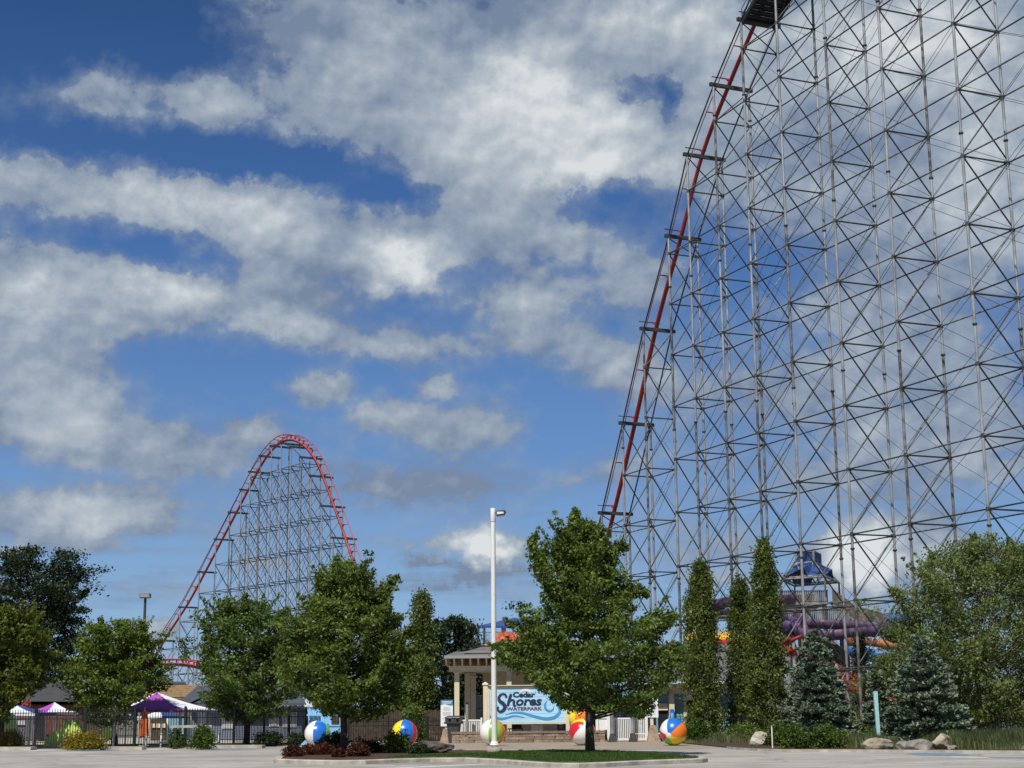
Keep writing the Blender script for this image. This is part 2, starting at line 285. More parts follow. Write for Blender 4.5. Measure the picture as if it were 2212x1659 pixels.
def unit(kind, m):
    if (kind, m) in UC: return UC[kind, m]
    if kind == 'box':
        V = [(x, y, z) for x in (-.5,.5) for y in (-.5,.5) for z in (-.5,.5)]
        Fc = [(0,1,3,2),(4,6,7,5),(0,4,5,1),(2,3,7,6),(0,2,6,4),(1,5,7,3)]
        me = mesh('box_'+m, V, Fc, m)
    elif kind.startswith('tube'):
        n = int(kind[4:]); V = [(math.cos(2*math.pi*i/n), math.sin(2*math.pi*i/n), z) for z in (0,1) for i in range(n)]
        Fc = [(i,(i+1)%n,n+(i+1)%n,n+i) for i in range(n)]+[tuple(range(n))[::-1], tuple(range(n,2*n))]
        me = mesh('tube_'+m, V, Fc, m)
        me.polygons.foreach_set('use_smooth', [True]*n+[False]*2)
    elif kind == 'picket':
        V = [(-.5,-.5,0),(.5,-.5,0),(.5,.5,0),(-.5,.5,0),(-.5,-.5,.97),(.5,-.5,.97),(.5,.5,.97),(-.5,.5,.97),(0,0,1)]
        me = mesh('picket_'+m, V, [(3,2,1,0),(0,1,5,4),(1,2,6,5),(2,3,7,6),(3,0,4,7),(4,5,8),(5,6,8),(6,7,8),(7,4,8)], m)
    UC[kind, m] = me; return me
def box(name, parent, c, s, m, rz=0., rx=0., ry=0.):
    Mx = Matrix.Translation(Vector(c)) @ Matrix.Rotation(rz,4,'Z') @ Matrix.Rotation(ry,4,'Y') @ Matrix.Rotation(rx,4,'X') @ Matrix.Diagonal((*s,1))
    return put(bpy.data.objects.new(name, unit('box', m)), parent, Mx)
def bx(name, parent, x0, x1, y0, y1, z0, z1, m):
    return box(name, parent, ((x0+x1)/2,(y0+y1)/2,(z0+z1)/2), (abs(x1-x0),abs(y1-y0),abs(z1-z0)), m)
def tube(name, parent, a, b, r, m, n=8, r2=None):
    a, b = Vector(a), Vector(b); d = b-a
    Mx = Matrix.Translation(a) @ d.to_track_quat('Z','Y').to_matrix().to_4x4() @ Matrix.Diagonal((r, r2 or r, d.length, 1))
    return put(bpy.data.objects.new(name, unit('tube%d'%n, m)), parent, Mx)
def bar(name, parent, a, b, w, h, m):
    a, b = Vector(a), Vector(b); d = b-a; up = Vector((0,0,1))
    x = d.normalized(); y = up.cross(x)
    if y.length < 1e-3: y = Vector((0,1,0))
    y.normalize(); z = x.cross(y)
    Mx = Matrix(((x.x,y.x,z.x,(a.x+b.x)/2),(x.y,y.y,z.y,(a.y+b.y)/2),(x.z,y.z,z.z,(a.z+b.z)/2),(0,0,0,1))) @ Matrix.Diagonal((d.length,w,h,1))
    return put(bpy.data.objects.new(name, unit('box', m)), parent, Mx)
def sweep(pts, r, n=8, closed_ends=True):
    V, Fc = [], []
    P = [Vector(p) for p in pts]
    for i, p in enumerate(P):
        t = (P[min(i+1,len(P)-1)]-P[max(i-1,0)]).normalized()
        u = Vector((0,0,1)).cross(t)
        if u.length < .05: u = Vector((1,0,0)).cross(t)
        u.normalize(); v = t.cross(u); rr = r[i] if isinstance(r,(list,tuple)) else r
        V += [p+u*rr*math.cos(2*math.pi*j/n)+v*rr*math.sin(2*math.pi*j/n) for j in range(n)]
    for i in range(len(P)-1):
        Fc += [(i*n+j, i*n+(j+1)%n, (i+1)*n+(j+1)%n, (i+1)*n+j) for j in range(n)]
    if closed_ends: Fc += [tuple(range(n))[::-1], tuple(range(len(V)-n,len(V)))]
    return V, Fc
class MB:                                  # collects simple solids for one mesh
    def __init__(s): s.V, s.F = [], []
    def add(s, V, Fc):
        n = len(s.V); s.V += [Vector(v) for v in V]; s.F += [tuple(i+n for i in f) for f in Fc]
    def tube(s, a, b, r, n=5): s.add(*sweep([a, b], r, n))
    def box(s, x0,x1,y0,y1,z0,z1):
        s.add([(x,y,z) for x in (x0,x1) for y in (y0,y1) for z in (z0,z1)], [(0,1,3,2),(4,6,7,5),(0,4,5,1),(2,3,7,6),(0,2,6,4),(1,5,7,3)])
    def make(s, name, parent, m, kind=None, smooth=False): return part(name, parent, s.V, s.F, m, smooth, kind)
def prism(poly, z0, z1):                   # flat polygon in plan with thickness
    n = len(poly); V = [(p[0],p[1],z0) for p in poly]+[(p[0],p[1],z1) for p in poly]
    return V, [tuple(range(n))[::-1], tuple(range(n,2*n))]+[(i,(i+1)%n,n+(i+1)%n,n+i) for i in range(n)]
def ccw(poly):
    a = sum(poly[i][0]*poly[(i+1)%len(poly)][1]-poly[(i+1)%len(poly)][0]*poly[i][1] for i in range(len(poly)))
    return poly if a > 0 else poly[::-1]
def struct(name, V, Fc, m):
    o = part(name, None, V, Fc, m); o['kind'] = 'structure'; return o
def text(name, parent, body, w, h, Mx, m, ext=.01, bold=.0, shear=0.):
    cu = bpy.data.curves.new('t', 'FONT'); cu.body = body; cu.size = 1; cu.extrude = 0; cu.offset = bold; cu.shear = shear
    cu.align_x = 'CENTER'; cu.resolution_u = 3
    o = bpy.data.objects.new('t', cu); col.objects.link(o); dg = bpy.context.evaluated_depsgraph_get()
    me = bpy.data.meshes.new_from_object(o.evaluated_get(dg)); bpy.data.objects.remove(o)
    co = np.array([v.co[:] for v in me.vertices]); mn, mx = co.min(0), co.max(0)
    s = np.array([w/(mx[0]-mn[0]), h/(mx[1]-mn[1]), 1]); co = (co-(mn+mx)/2)*s
    me.vertices.foreach_set('co', co.ravel()); me.materials.clear(); me.materials.append(MT[m]); me.name = name
    o = bpy.data.objects.new(name, me); put(o, parent, Mx); return o
FACE = Matrix.Rotation(R(90), 4, 'X')       # text plane facing the camera (-Y)
def smoothpoly(P, n=4):
    P = [Vector(p) for p in P]; out = []
    for i in range(len(P)-1):
        p0, p1, p2, p3 = P[max(i-1,0)], P[i], P[i+1], P[min(i+2,len(P)-1)]
        for j in range(n):
            t = j/n; out.append(.5*((2*p1)+(p2-p0)*t+(2*p0-5*p1+4*p2-p3)*t*t+(3*p1-p0-3*p2+p3)*t**3))
    out.append(P[-1]); return out
def ribbon(name, parent, pts, widths, y, m, th=.012):   # flat lettering stroke in the XZ plane, facing -Y
    P = [Vector((p[0], 0, p[1])) for p in pts]; V = []; n = len(P)
    for i, p in enumerate(P):
        t = (P[min(i+1,n-1)]-P[max(i-1,0)]).normalized(); u = Vector((-t.z, 0, t.x)); w = widths[i]/2
        for q, yy in ((p+u*w, y-th), (p-u*w, y-th), (p+u*w, y), (p-u*w, y)): V.append((q.x, yy, q.z))
    Fc = []
    for i in range(n-1):
        a, b = i*4, i*4+4
        Fc += [(a,a+1,b+1,b),(a+2,b+2,b+3,a+3),(a,b,b+2,a+2),(a+1,a+3,b+3,b+1)]
    Fc += [(0,2,3,1),(4*n-4,4*n-3,4*n-1,4*n-2)]
    return part(name, parent, V, Fc, m)
# ------------------------------------------------------------------ the ground
struct('ground', [(-1500,20,-.03),(1500,20,-.03),(1500,3000,-.03),(-1500,3000,-.03)], [(0,1,2,3)], 'soil')
struct('parking_lot', [(-60,30,0),(60,30,0),(60,67,0),(40,84,0),(12,88,0),(-60,88,0)], [(0,1,2,3,4,5)], 'lot')
pz = [gp(600,1613),gp(720,1617),gp(1000,1620),gp(1300,1620),(gp(1500,1617)),gp(1640,1615),gx(1700,99),gx(560,99)]
pz = ccw([(p[0],p[1]) for p in pz]); struct('plaza', *[([(a,b,.006) for a,b in pz]), [tuple(range(len(pz)))]], 'plaza')
# the kerbed island with lawn and mulch
isl = [(590,1639),(640,1641),(721,1642.5),(790,1641.5),(860,1639),(930,1637),(1000,1636.5),(1070,1640),(1140,1645),(1190,1647.8),(1251,1648.3),(1310,1646.5),(1380,1643),(1460,1640),(1518,1638),(1529,1636.3),(1518,1634),(1400,1625.3),(1329,1621.5),(1176,1618.8),(980,1618.5),(800,1618.5),(690,1620.5),(620,1628),(594,1634)]
ip = [gp(x,y,.15) for x,y in isl]; ip2 = ccw([(p.x,p.y) for p in ip])
def inset(poly, d):
    o = []; n = len(poly)
    for i in range(n):
        a, b, c = Vector(poly[i-1]), Vector(poly[i]), Vector(poly[(i+1)%n])
        u = ((b-a).normalized()+(c-b).normalized()).normalized(); o.append((b.x-u.y*d, b.y+u.x*d))
    return o
def kerb_ring(name, poly, w, z0, z1, m, joint=3.):
    inn = inset(poly, w); rn = inset(poly, .03); n = len(poly); V = []; Fc = []
    for i in range(n):
        V += [(*poly[i], z0), (*poly[i], z1-.03), (*rn[i], z1), (*inn[i], z1), (*inn[i], z0)]
    for i in range(n):
        a, b = i*5, ((i+1)%n)*5
        for j in range(4): Fc.append((a+j, b+j, b+j+1, a+j+1))
    o = part(name, None, V, Fc, m); o['kind'] = 'structure'; return inn
inn = kerb_ring('island_kerb', ip2, .3, -.02, .15, 'kerb')
struct('mulch_bed', [(a,b,.12) for a,b in inset(ip2,.29)], [tuple(range(len(ip2)))], 'mulch')
lw = [(835,1636.5),(930,1635),(1000,1634.8),(1070,1638.2),(1140,1643),(1190,1645.5),(1251,1646),(1310,1644.3),(1380,1641),(1460,1638),(1510,1636),(1505,1634.7),(1400,1626.6),(1329,1623),(1200,1621),(1080,1626),(1000,1629),(900,1632)]
lp = ccw([(p.x,p.y) for p in [gp(x,y,.15) for x,y in lw]]); struct('lawn', *prism(lp, .1, .16), 'lawn')
# bed at the right with its thin kerb
bd = [gp(1572,1614.5,.03),gp(1600,1617,.03),gp(1637,1619.2,.03),gp(1700,1620.5,.03),gp(1900,1621,.03),gp(2100,1622.5,.03),gp(2320,1624.5,.03),gx(2500,100),gx(1440,100),gp(1440,1602,.03)]
bdp = ccw([(p.x,p.y) for p in bd]); struct('planting_bed', *prism(bdp, -.02, .07), 'mulch')
ke = [gp(x,y,.05) for x,y in ((1572,1615.2),(1600,1617.8),(1637,1620),(1700,1621.4),(1900,1622.2),(2100,1623.8),(2320,1625.6))]
V, Fc = [], []
for i, p in enumerate(ke): V += [(p.x,p.y,0),(p.x,p.y,.1),(p.x,p.y+.35,.1),(p.x,p.y+.35,0)]
for i in range(len(ke)-1):
    a = i*4
    for j in range(3): Fc.append((a+j,a+4+j,a+5+j,a+1+j))
struct('bed_kerb', V, Fc, 'kerb')
# faint paint on the lot
def mark(name, px, m, z=.004):
    P = ccw([(p.x,p.y) for p in [gp(x,y) for x,y in px]])
    o = part(name, None, [(a,b,z) for a,b in P], [tuple(range(len(P)))], m); o['kind'] = 'structure'; return o
mark('painted_line', [(820,1660),(826,1662),(1060,1650.6),(1045,1650)], 'pwhite')
mark('painted_line', [(2058,1634.6),(2050,1636),(2128,1637.4),(2132,1636)], 'pwhite')
mark('painted_patch', [(1955,1629),(1985,1626.3),(2060,1627.5),(2120,1631.5),(2070,1633),(1990,1632)], 'pblue', .005)
mark('painted_patch', [(2135,1635.8),(2240,1636.5),(2240,1638.8),(2150,1637.4)], 'pblue', .005)
mark('painted_patch', [(150,1621.2),(240,1620.2),(262,1621.8),(180,1623.4)], 'pblue', .005)
mark('painted_patch', [(430,1618),(530,1616.8),(560,1618.5),(450,1620)], 'pblue', .005)
mark('painted_line', [(60,1622),(115,1619.4),(122,1619.8),(70,1623)], 'pwhite')
mark('painted_line', [(300,1620.3),(350,1617.4),(356,1617.8),(308,1621)], 'pwhite')
for i,(x0,x1,y) in enumerate(((-40,66,1620.6),(216,306,1620.2),(457,566,1616.6))):
    a, b = gp(x0,y), gp(x1,y); V, Fc = prism(ccw([(a.x,a.y),(b.x,b.y),(b.x,b.y+1.1),(a.x,a.y+1.1)]), 0, .16)
    o = struct('kerb_strip', V, Fc, 'kerb')
a = gp(-60,1613); struct('fence_bed', *prism(ccw([(a.x,85.4),(gx(600,90).x,92.5),(gx(600,90).x,99),(a.x,99)]), -.02, .05), 'mulch')

# ------------------------------------------------------------------ big coaster: the first drop seen from below
AZ = R(-22.6864); AX = Vector((math.sin(AZ), math.cos(AZ), 0)); CX = Vector((math.cos(AZ), -math.sin(AZ), 0))
O0 = Vector((26.302, 102.902, 0)); DEL = 4.6
SS = {-2:-32.2,-1:-24.0,0:-15.9,1:-7.87,2:0,3:6.62,4:13.10,5:18.37,6:23.19,7:28.13,8:31.92,9:37.16,10:41.82,11:46.6,12:51.2,13:55.8}
WW = {-2:3.64,-1:3.64,0:3.64,1:3.63,2:3.64,3:3.57,4:3.49,5:3.42,6:3.47,7:3.48,8:2.92,9:2.9,10:2.92,11:2.92,12:2.92,13:2.92}
def colp(b, s): return O0 + AX*SS[b] + CX*(WW[b]*s)
def zat(P, px_y):                          # height at a plan position for a picture row
    lo, hi = -5., 90.
    for _ in range(50):
        m_ = (lo+hi)/2; v = Vector((P.x, P.y, m_-CAMH)); c, s = math.cos(PITCH), math.sin(PITCH)
        fw = v.y*c+v.z*s; up = -v.y*s+v.z*c; x = v.x/fw*F; y = up/fw*F
        yy = 829.5-(x*math.sin(ROLL)+y*math.cos(ROLL))
        if yy > px_y: lo = m_
        else: hi = m_
    return lo
TOP = {5:42.5,6:183,7:334,8:510,9:710,10:914,11:1108}
ZT = {b: zat(colp(b,0), y) for b, y in TOP.items()}
ZT.update({4: ZT[5]+4.3, 3: ZT[5]+6., 2: ZT[5]+4.6, 1: ZT[5]+1.8, 0: ZT[5]-1.6, -1: ZT[5]-5.4, -2: ZT[5]-9.4, 12: ZT[11]-6.5, 13: max(3.,ZT[11]-11.)})
coaster = thing('roller_coaster', 'towering first drop of a steel roller coaster with red track down its left edge', 'roller coaster', colp(5,.5))
NB = {'diagonal_brace':0,'lengthwise_tube':0,'cross_tube':0}
rnd = random.Random(3)
def build_bent(root, PL, PR, zt, lv, r=.085, m='galv'):
    for P in (PL, PR):
        mm = m if rnd.random() < .72 else 'rust'
        tube('support_column', root, P, P+Vector((0,0,zt)), r, mm, 8)
for b in sorted(SS):
    PL, PR = colp(b,0), colp(b,1)
    # columns, built in flanged lengths, some of them weathered
    for P in (PL, PR):
        z = 0; kk = 1
        while z < ZT[b]-.2:
            z1 = min(DEL*2.78*kk, ZT[b]-.1)
            if ZT[b]-z1 < 2: z1 = ZT[b]-.1
            tube('support_column', coaster, P+Vector((0,0,z)), P+Vector((0,0,z1)), .10, 'rust' if rnd.random() < .38 else 'galv', 8)
            if z > 0: tube('flange', coaster, P+Vector((0,0,z-.06)), P+Vector((0,0,z+.06)), .16, 'beam', 8)
            z = z1; kk += 1
    e = (PR-PL).normalized()*.35
    bar('cross_beam', coaster, PL-e+Vector((0,0,ZT[b])), PR+e+Vector((0,0,ZT[b])), .26, .30, 'beam')
    n = int((ZT[b]-.6)//DEL)
    for i in range(1, n+1):
        z = Vector((0,0,i*DEL)); tube('cross_tube', coaster, PL+z, PR+z, .06, 'beam', 6)
        z0 = Vector((0,0,(i-1)*DEL+(.2 if i > 1 else .1)))
        if b >= -1:
            tube('diagonal_brace', coaster, PL+z, PR+z0, .056, 'beam', 6)
            tube('diagonal_brace', coaster, PR+z, PL+z0, .052, 'rust' if rnd.random() < .2 else 'brace', 6)
    zr = ZT[b]-n*DEL
    if zr > 1.5:
        tube('diagonal_brace', coaster, PL+Vector((0,0,ZT[b]-.2)), PR+Vector((0,0,n*DEL)), .05, 'beam', 6)
        tube('diagonal_brace', coaster, PR+Vector((0,0,ZT[b]-.2)), PL+Vector((0,0,n*DEL)), .05, 'beam', 6)
rods = MB()
ks = sorted(SS)
for b in ks[:-1]:
    for s in (0, 1):
        A, B = colp(b,s), colp(b+1,s); n = int((min(ZT[b],ZT[b+1])-.3)//DEL)
        for i in range(1, n+1):
            z = Vector((0,0,i*DEL))
            if b != 8: tube('lengthwise_tube', coaster, A+z, B+z, .055, 'rust' if rnd.random() < .3 else 'brace', 6)
            if b < 4 or (b+s) % 2 == 0:
                z0 = Vector((0,0,(i-1)*DEL+.15)); rods.tube(A+z, B+z0, .018, 3); rods.tube(B+z, A+z0, .018, 3)
        if b >= 4:                          # chords from beam end to beam end along the drop
            tube('edge_chord', coaster, A+Vector((0,0,ZT[b]-.1)), B+Vector((0,0,ZT[b+1]-.1)), .075, 'beam', 6)
rods.make('tie_rod', coaster, 'beam', 'stuff')
gus = MB()
for b in ks:
    for s_ in (0, 1):
        P = colp(b, s_)
        for i in range(1, int(ZT[b]//DEL)+1):
            z = i*DEL; c_ = CX*(.16 if s_ == 0 else -.16)
            for off, ww in ((c_, .11), (AX*.11, .07), (-AX*.11, .07)):
                p = P+off+Vector((0,0,z)); gus.box(p.x-ww, p.x+ww, p.y-.02, p.y+.02, z-.12, z+.12)
            gus.tube(P+Vector((0,0,z-.14)), P+Vector((0,0,z+.14)), .115, 6)
gus.make('gusset_plate', coaster, 'brace', 'stuff')
# track: spine, two rails, ties
SP = []
for b in ks:
    p = colp(b, .47); SP.append(Vector((p.x, p.y, ZT[b]+.45)))
end = SP[-1]+AX*6+Vector((0,0,-1.6)); SP = smoothpoly(SP, 6)
def track(root, S, m, r=.17, gauge=.62, up=.75, tie=2, brk=None, rr=.045):
    V, Fc = sweep(S, r, 10); part('track_spine', root, V, Fc, m, True)
    RL, RR_ = [], []
    for i, p in enumerate(S):
        t = (S[min(i+1,len(S)-1)]-S[max(i-1,0)]).normalized(); sd_ = t.cross(Vector((0,0,1)))
        if sd_.length < .01: sd_ = CX
        sd_.normalize(); u = sd_.cross(t); RL.append(p-sd_*gauge+u*up); RR_.append(p+sd_*gauge+u*up)
        if i % tie == 0:
            tube('track_tie', root, p-sd_*gauge+u*up*.85, p+sd_*gauge+u*up*.85, .06, m, 5)
            bar('track_bracket', root, p+u*r*.5, p+u*up*.85, .25, .1, m)
            if brk and i % (tie*2) == 0: bar('walkway_bracket', root, p+sd_*gauge*brk+u*up*.8, p+sd_*(gauge+.9)*brk+u*up*.8, .1, .06, 'beam')
    for Q in (RL, RR_): part('rail', root, *sweep(Q, rr, 6), m, True)
track(coaster, SP, 'red', tie=3, brk=-1)
# maintenance platform round the crest, seen from underneath
pf = MB()
for i in range(10):
    t0 = 3.5+i*.19; j = (t0-3); 
PA, PB = SP[ks.index(5)*6], SP[ks.index(3)*6]
def lerp(a, b, t): return a+(b-a)*t
for i in range(26):
    t = i/25; p = lerp(PA, PB, t)+Vector((0,0,-.55))
    a, b2 = p-CX*1.5, p+CX*1.5
    box('grating_panel', coaster, p, (2.9, .60, .16), 'dark', rz=math.atan2(CX.y, CX.x))
for s in (-1.5, 1.5):
    a, b2 = PA+CX*s+Vector((0,0,-.7)), PB+CX*s+Vector((0,0,-.7))
    bar('platform_beam', coaster, a, b2, .2, .35, 'dark')
    for h in (.5, 1.05): tube('handrail', coaster, a+Vector((0,0,h+.2)), b2+Vector((0,0,h+.2)), .035, 'beam', 5)
    for i in range(9):
        p = lerp(a, b2, i/8); tube('handrail_post', coaster, p, p+Vector((0,0,1.25)), .035, 'beam', 5)
rk = random.Random(12)
for i in range(34):
    t = rk.random()*.75; p = lerp(PA, PB, t)+CX*rk.uniform(-1.7,1.7)+Vector((0,0,-.75-rk.random()*.35)); q = p+AX*rk.uniform(-1.6,.3)+CX*rk.uniform(-1.2,1.2)+Vector((0,0,rk.uniform(-.3,.9)))
    tube('platform_strut', coaster, p, q, rk.uniform(.04,.10), 'dark', 5)
# ------------------------------------------------------------------ second hill far off to the left
hill = thing('roller_coaster', 'distant red roller coaster hill rising above the trees at left', 'roller coaster', at(1000/1.73,1546,255))
HL, HR = at(620/1.73, 1546, 287), at(1279/1.73, 1546, 236); HL.z = HR.z = 0
HD = (HR-HL).normalized(); HC = Vector((-HD.y, HD.x, 0))
if HC.x < 0: HC = -HC
def online(px):
    r = ray(px, 1400); # intersect plan ray with the line HL + t HD
    den = r.x*HD.y-r.y*HD.x; k_ = (HL.x*HD.y-HL.y*HD.x)/den
    return Vector((r.x*k_, r.y*k_, 0))
B2 = [(95,190,1620),(173,270,1464),(310,415,1233),(435,540,990),(543,655,765),(635,750,580),(710,832,424),(770,895,300),(840,965,193),(917,1040,123),(985,1115,104),(1055,1188,128),(1130,1265,200),(1200,1340,328),(1280,1425,535),(1362,1510,755),(1440,1592,985),(1515,1670,1190),(1585,1745,1400),(1660,1820,1600)]
hb = []
for xl, xr, y in B2:
    pl = online((500+xl/1.843)/1.73); sx = ((500+xr/1.843)/1.73)
    r = ray(sx, 1400); den = r.x*HC.y-r.y*HC.x   # along HC from pl
    # solve pl + w*HC on the ray
    w = (pl.x*r.y-pl.y*r.x)/(HC.y*r.x-HC.x*r.y)
    hb.append((pl, pl+HC*w, zat(pl, (1600+y/1.843)/1.73)))
hrods = MB()
for i, (pl, pr, z) in enumerate(hb):
    if z < 1.5: continue
    for P in (pl, pr): tube('support_column', hill, P, P+Vector((0,0,z)), .095, 'galv' if rnd.random() < .75 else 'rust', 6)
    e = (pr-pl).normalized()*.4
    bar('cross_beam', hill, pl-e+Vector((0,0,z)), pr+e+Vector((0,0,z)), .26, .30, 'brace')
    n = int((z-.6)//DEL)
    for j in range(1, n+1):
        zz, z0 = Vector((0,0,j*DEL)), Vector((0,0,(j-1)*DEL))
        tube('cross_tube', hill, pl+zz, pr+zz, .065, 'beam', 5)
        if z > 1:
            tube('diagonal_brace', hill, pl+zz, pr+z0, .07, 'brace', 5)
            hrods.tube(pr+zz, pl+z0, .07, 4)
        if i+1 < len(hb) and hb[i+1][2] > j*DEL:
            for s in (0, 1):
                tube('lengthwise_tube', hill, hb[i][s]+zz, hb[i+1][s]+zz, .055, 'brace', 5)
                if s == 0: hrods.tube(hb[i][s]+zz, hb[i+1][s]+z0, .035, 3); hrods.tube(hb[i][s]+z0, hb[i+1][s]+zz, .035, 3)
    if i+1 < len(hb):
        for s in (0,):
            tube('edge_chord', hill, hb[i][s]+Vector((0,0,z)), hb[i+1][s]+Vector((0,0,hb[i+1][2])), .06, 'beam', 5)
hrods.make('tie_rod', hill, 'beam', 'stuff')
HS = [lerp(a, b, .5)+Vector((0,0,z+.7)) for a, b, z in hb]
HS = smoothpoly(HS, 5)
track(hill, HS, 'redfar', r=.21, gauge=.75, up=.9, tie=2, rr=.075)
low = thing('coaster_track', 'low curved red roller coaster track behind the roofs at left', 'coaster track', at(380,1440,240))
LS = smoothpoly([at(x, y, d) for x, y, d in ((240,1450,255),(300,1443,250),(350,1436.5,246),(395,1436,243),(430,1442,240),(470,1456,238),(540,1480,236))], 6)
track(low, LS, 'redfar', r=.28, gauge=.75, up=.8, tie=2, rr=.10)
for i in range(0, len(LS), 5):
    p = LS[i]; tube('support_column', low, (p.x,p.y,0), p, .15, 'galv', 6); tube('diagonal_brace', low, (p.x-3,p.y,0), p, .09, 'galv', 5)
# piece of the pull-out track at the right behind the spruces
lt = thing('coaster_track', 'sloping red coaster track between the two spruces', 'coaster track', at(1840,1480,118))
track(lt, smoothpoly([at(x,y,d) for x,y,d in ((1760,1430,128),(1800,1462,122),(1840,1487,117),(1880,1510,112),(1915,1530,108))], 5), 'red', r=.3, gauge=.65, up=.7, tie=1, rr=.09)
for px, d in ((1812,121),(1862,114)):
    p = at(px, 1540, d); tube('support_column', lt, (p.x,p.y,0), (p.x,p.y,5.2 if px < 1830 else 3.6), .17, 'galv', 8)
# ------------------------------------------------------------------ trees
def leafcloud(name, parent, P, size, m, rng, aspect=.55, updir=None, smooth=False):
    P = np.asarray(P); n = len(P)
    a = rng.normal(size=(n,3)); 
    if updir is not None: a = a*.55+np.asarray(updir)
    a /= np.linalg.norm(a,axis=1)[:,None]
    b = rng.normal(size=(n,3)); b -= (b*a).sum(1)[:,None]*a; b /= np.linalg.norm(b,axis=1)[:,None]
    nrm = np.cross(a,b)
    s = size*(.6+.8*rng.random(n))[:,None]
    v = np.empty((n,4,3)); v[:,0] = P-a*s*.5; v[:,1] = P+b*s*aspect*.5+nrm*s*.10; v[:,2] = P+a*s*.5; v[:,3] = P-b*s*aspect*.5+nrm*s*.10
    me = bpy.data.meshes.new(name); me.vertices.add(4*n); me.vertices.foreach_set('co', v.ravel())
    me.loops.add(4*n); me.loops.foreach_set('vertex_index', np.arange(4*n)); me.polygons.add(n)
    me.polygons.foreach_set('loop_start', np.arange(n)*4); me.polygons.foreach_set('loop_total', np.full(n,4))
    me.materials.append(MT[m]); me.update(calc_edges=True)
    o = bpy.data.objects.new(name, me); put(o, parent); return o
def env_fn(env):
    hs_ = [e[0] for e in env]; rs = [e[1] for e in env]; cs = [e[2] if len(e) > 2 else 0 for e in env]
    return lambda h: (np.interp(h, hs_, rs), np.interp(h, hs_, cs))
def project(Q):
    X, Y, Z = Q[:,0], Q[:,1], Q[:,2]-CAMH; c, s = math.cos(PITCH), math.sin(PITCH)
    fw = Y*c+Z*s; up = (-Y*s+Z*c)/fw*F; x = X/fw*F
    return 1106+x*math.cos(ROLL)-up*math.sin(ROLL), 829.5-(x*math.sin(ROLL)+up*math.cos(ROLL))
